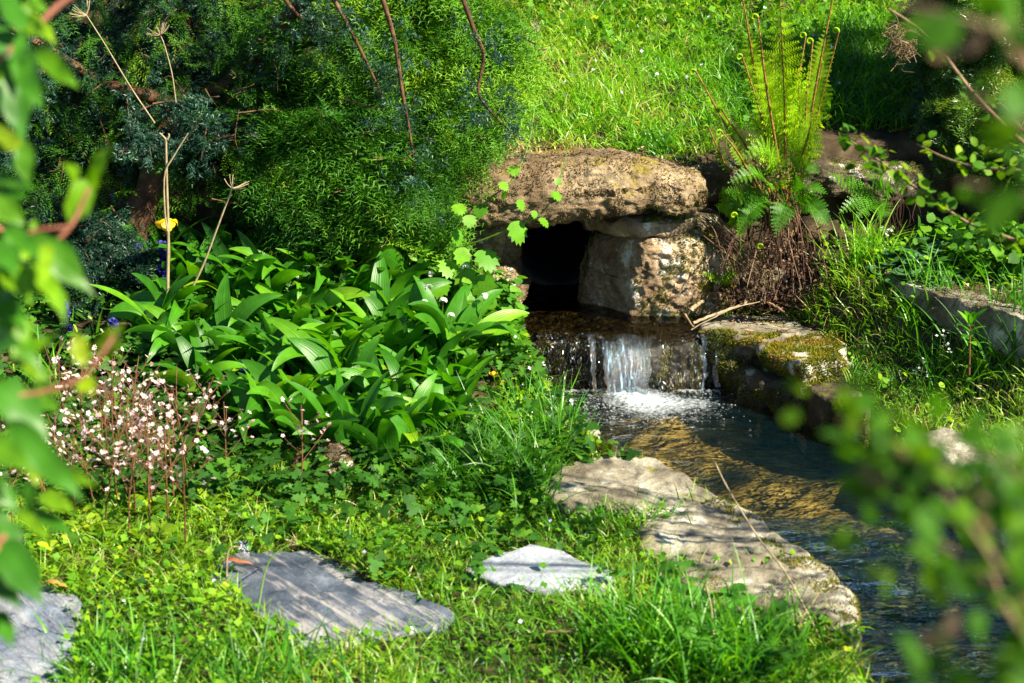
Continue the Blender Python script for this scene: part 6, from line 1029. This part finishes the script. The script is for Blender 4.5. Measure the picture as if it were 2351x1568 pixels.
for k in range(34):
    x0 = rng.uniform(-30, 150) * (1 - .4 * rng.random()); y0 = rng.uniform(500, 1200) if k % 3 else rng.uniform(-20, 480); a_ = rng.normal(1.0, .7); l_ = rng.uniform(60, 125); x0 = min(x0, 60) if y0 < 480 else x0
    LF.append(((x0, y0), (x0 + l_ * math.cos(a_), y0 + l_ * math.sin(a_)), rng.uniform(26, 44), rng.uniform(.35, .85), rng.uniform(1.38, 1.55)))
for (a, b, wd, tn, d) in LF:
    g = Geo(); p0 = atd(*a, d + .02); p1 = atd(*b, d - rng.uniform(-.03, .03)); bigleaf(g, p0, p1, wd / 2351 * FW * d * 1.0, np.array([rng.normal(.25, .3), -.75, .65]), rng.uniform(.0, .10), tn); g.build("leaf", M['photinia'], t, origin=ph)
g = Geo()
for k in range(90):
    p = np.array([rng.uniform(-1.35, -.72), rng.uniform(1.0, 1.7), rng.uniform(.5, 2.1)])
    X, Y = proj(p[None]); 
    if X[0] > -90: continue
    d = rng.normal(0, 1, 3); d[2] -= .6; d /= np.linalg.norm(d); bigleaf(g, p, p + d * .09, .04, np.array([.2, -.6, .8]), .08, rng.uniform(.2, .8))
g.build("foliage", M['photinia'], t, origin=ph)
# --- small-leaved shrub at the right: sharp arching twigs at mid distance, strongly blurred sprays close to the lens, unseen twigs added overhead to dapple the light
cr = np.array([2.05, 2.75, .14]); t = thing("small_leaved_shrub", "small-leaved shrub whose arching twigs blur across the right side of the photo", "shrub", cr); gs, gl = Geo(), Geo()
def twig(pts, r, nl, size, tintm=.5, cluster=1, j=.01, root=True, q=None, tsd=.18):
    P = np.array([atd(*p) for p in pts]) if q is None else q; s = spline(P, 24); tube(gs, s, np.linspace(r * .5, r, 24) if root is False else np.linspace(r, r * .5, 24), 6)
    i = rng.integers(0, 23, nl); B = s[i] + (s[i + 1] - s[i]) * rng.random((nl, 1)) + rng.normal(0, j, (nl, 3)); T = np.gradient(s, axis=0)[i]; T /= np.linalg.norm(T, axis=1)[:, None]; D = T * .4 + rng.normal(0, .7, (nl, 3)) + [0, 0, .1]
    scatter(gl, OVAL, B, framesT(D, rng.normal(0, .8, nl)), size * rng.uniform(.6, 1.2, nl), 0, np.clip(tintm + rng.normal(0, tsd, nl), 0, 1)); return s
far = [([(2480, 640, 3.3), (2351, 560, 3.3), (2230, 515, 3.35), (2130, 450, 3.4), (2060, 400, 3.45), (2000, 355, 3.5), (1925, 305, 3.55)], .004, 150, .026, .62), ([(2450, 400, 3.3), (2330, 390, 3.3), (2240, 383, 3.35), (2170, 362, 3.4), (2105, 330, 3.45)], .0038, 46, .026, .7), ([(2460, 340, 3.4), (2351, 325, 3.4), (2290, 345, 3.45), (2250, 350, 3.45)], .003, 40, .024, .7), ([(2440, 400, 3.2), (2330, 310, 3.2), (2240, 220, 3.2), (2170, 130, 3.2), (2100, 60, 3.2), (2040, 20, 3.2)], .0045, 26, .022, .5), ([(2420, 330, 3.2), (2351, 300, 3.2), (2300, 240, 3.25), (2270, 250, 3.25)], .003, 20, .022, .6)]
hub = cr + np.array([.05, .1, 1.0])
for pts, r, n, sz, tn in far: s = twig(pts, r, n, sz, tn, j=.012); tube(gs, spline([hub, (hub + s[0]) / 2 + [0, 0, .1], s[0]], 10), r, 6)
near = [([(2500, 1500, .80), (2351, 1380, .80), (2230, 1210, .82), (2120, 1080, .85), (2010, 1000, .87), (1930, 965, .88)], .0012, 50, .018, .55), ([(2500, 1300, .85), (2330, 1200, .85), (2180, 1080, .86), (2080, 1030, .88), (1990, 1040, .9)], .0012, 40, .018, .5), ([(2500, 1650, .78), (2380, 1500, .78), (2280, 1350, .80), (2160, 1250, .82), (2040, 1230, .85), (1960, 1200, .86)], .0012, 46, .018, .5), ([(2500, 1180, .9), (2380, 1120, .9), (2300, 1060, .92), (2240, 1030, .95)], .002, 34, .018, .55), ([(2500, 1600, 1.0), (2330, 1420, 1.0), (2260, 1250, 1.02), (2290, 1120, 1.05), (2330, 1040, 1.05)], .0016, 62, .018, .5),
        ([(2500, 180, .75), (2380, 120, .75), (2250, 60, .76), (2150, 30, .78), (2060, 10, .8)], .003, 16, .022, .35), ([(2520, 420, .78), (2400, 330, .78), (2300, 260, .8), (2210, 210, .82)], .0025, 12, .022, .4), ([(2520, 520, .82), (2420, 470, .82), (2320, 440, .84), (2200, 420, .86)], .0025, 11, .022, .35), ([(2500, 1560, .7), (2380, 1620, .7), (2240, 1590, .72), (2120, 1600, .74)], .0016, 34, .018, .5)]
for pts, r, n, sz, tn in near: s = twig(pts, r, n, sz, tn, j=.013, tsd=.2); tube(gs, spline([hub, (hub + s[0]) / 2 + [.1, 0, .15], s[0]], 12), r * .8, 6)
for k in range(9):
    a = rng.uniform(-.5, .5); tip = hub + [rng.normal(0, .2), rng.normal(0, .2), rng.uniform(.2, .6)]; tube(gs, spline([cr + rng.normal(0, .03, 3) * [1, 1, 0], (cr + tip) / 2 + rng.normal(0, .06, 3), tip], 12), np.linspace(.014, .006, 12), 7)
# leafy twigs added out of frame, above and right, to throw dappled shade
def overhead(tgt, s0, s1, n, sz):      # a bough set along the sun's line above a sunlit spot
    P0 = np.asarray(tgt) + np.array(SUN) * s0; P1 = np.asarray(tgt) + np.array(SUN) * s1; return P0
DAPPLE_TWIGS = [(np.array([x, y, z]), n) for x, y, z, n in [(1.6, 3.5, 1.6, 50), (1.5, 3.1, 1.95, 60), (1.9, 2.9, 1.5, 90), (1.75, 2.4, 1.5, 70), (1.2, 2.4, 2.1, 35), (1.55, 1.9, 1.5, 60)]]
for c, n in DAPPLE_TWIGS:
    for k in range(5):
        d = rng.normal(0, 1, 3); d /= np.linalg.norm(d); q = np.array([hub + (c - hub) * .35, (hub + c) / 2 + rng.normal(0, .08, 3) + [0, 0, .08], c + d * .08, c + d * .26 + [0, 0, -.03]]); twig(None, .004, n // 5, .030, .5, q=q, j=.05)
gs.build("branches", M['twig'], t, origin=cr); gl.build("leaves", M['coton'], t, origin=cr)
g = Geo()
for X, Y, d in ((2300, 20, .8), (2200, 128, .82), (2351, 140, .8), (2175, 1462, .85), (2250, 1215, .9), (2020, 1110, .88)):
    P = atd(X, Y, d) + rng.normal(0, .003, (3, 3)); scatter(g, OVAL, P, framesT(rng.normal(0, 1, (3, 3)), rng.normal(0, 1, 3)), .016, 0, rng.random(3))
g.build("faded_leaves", M['blossom'], t, origin=cr)
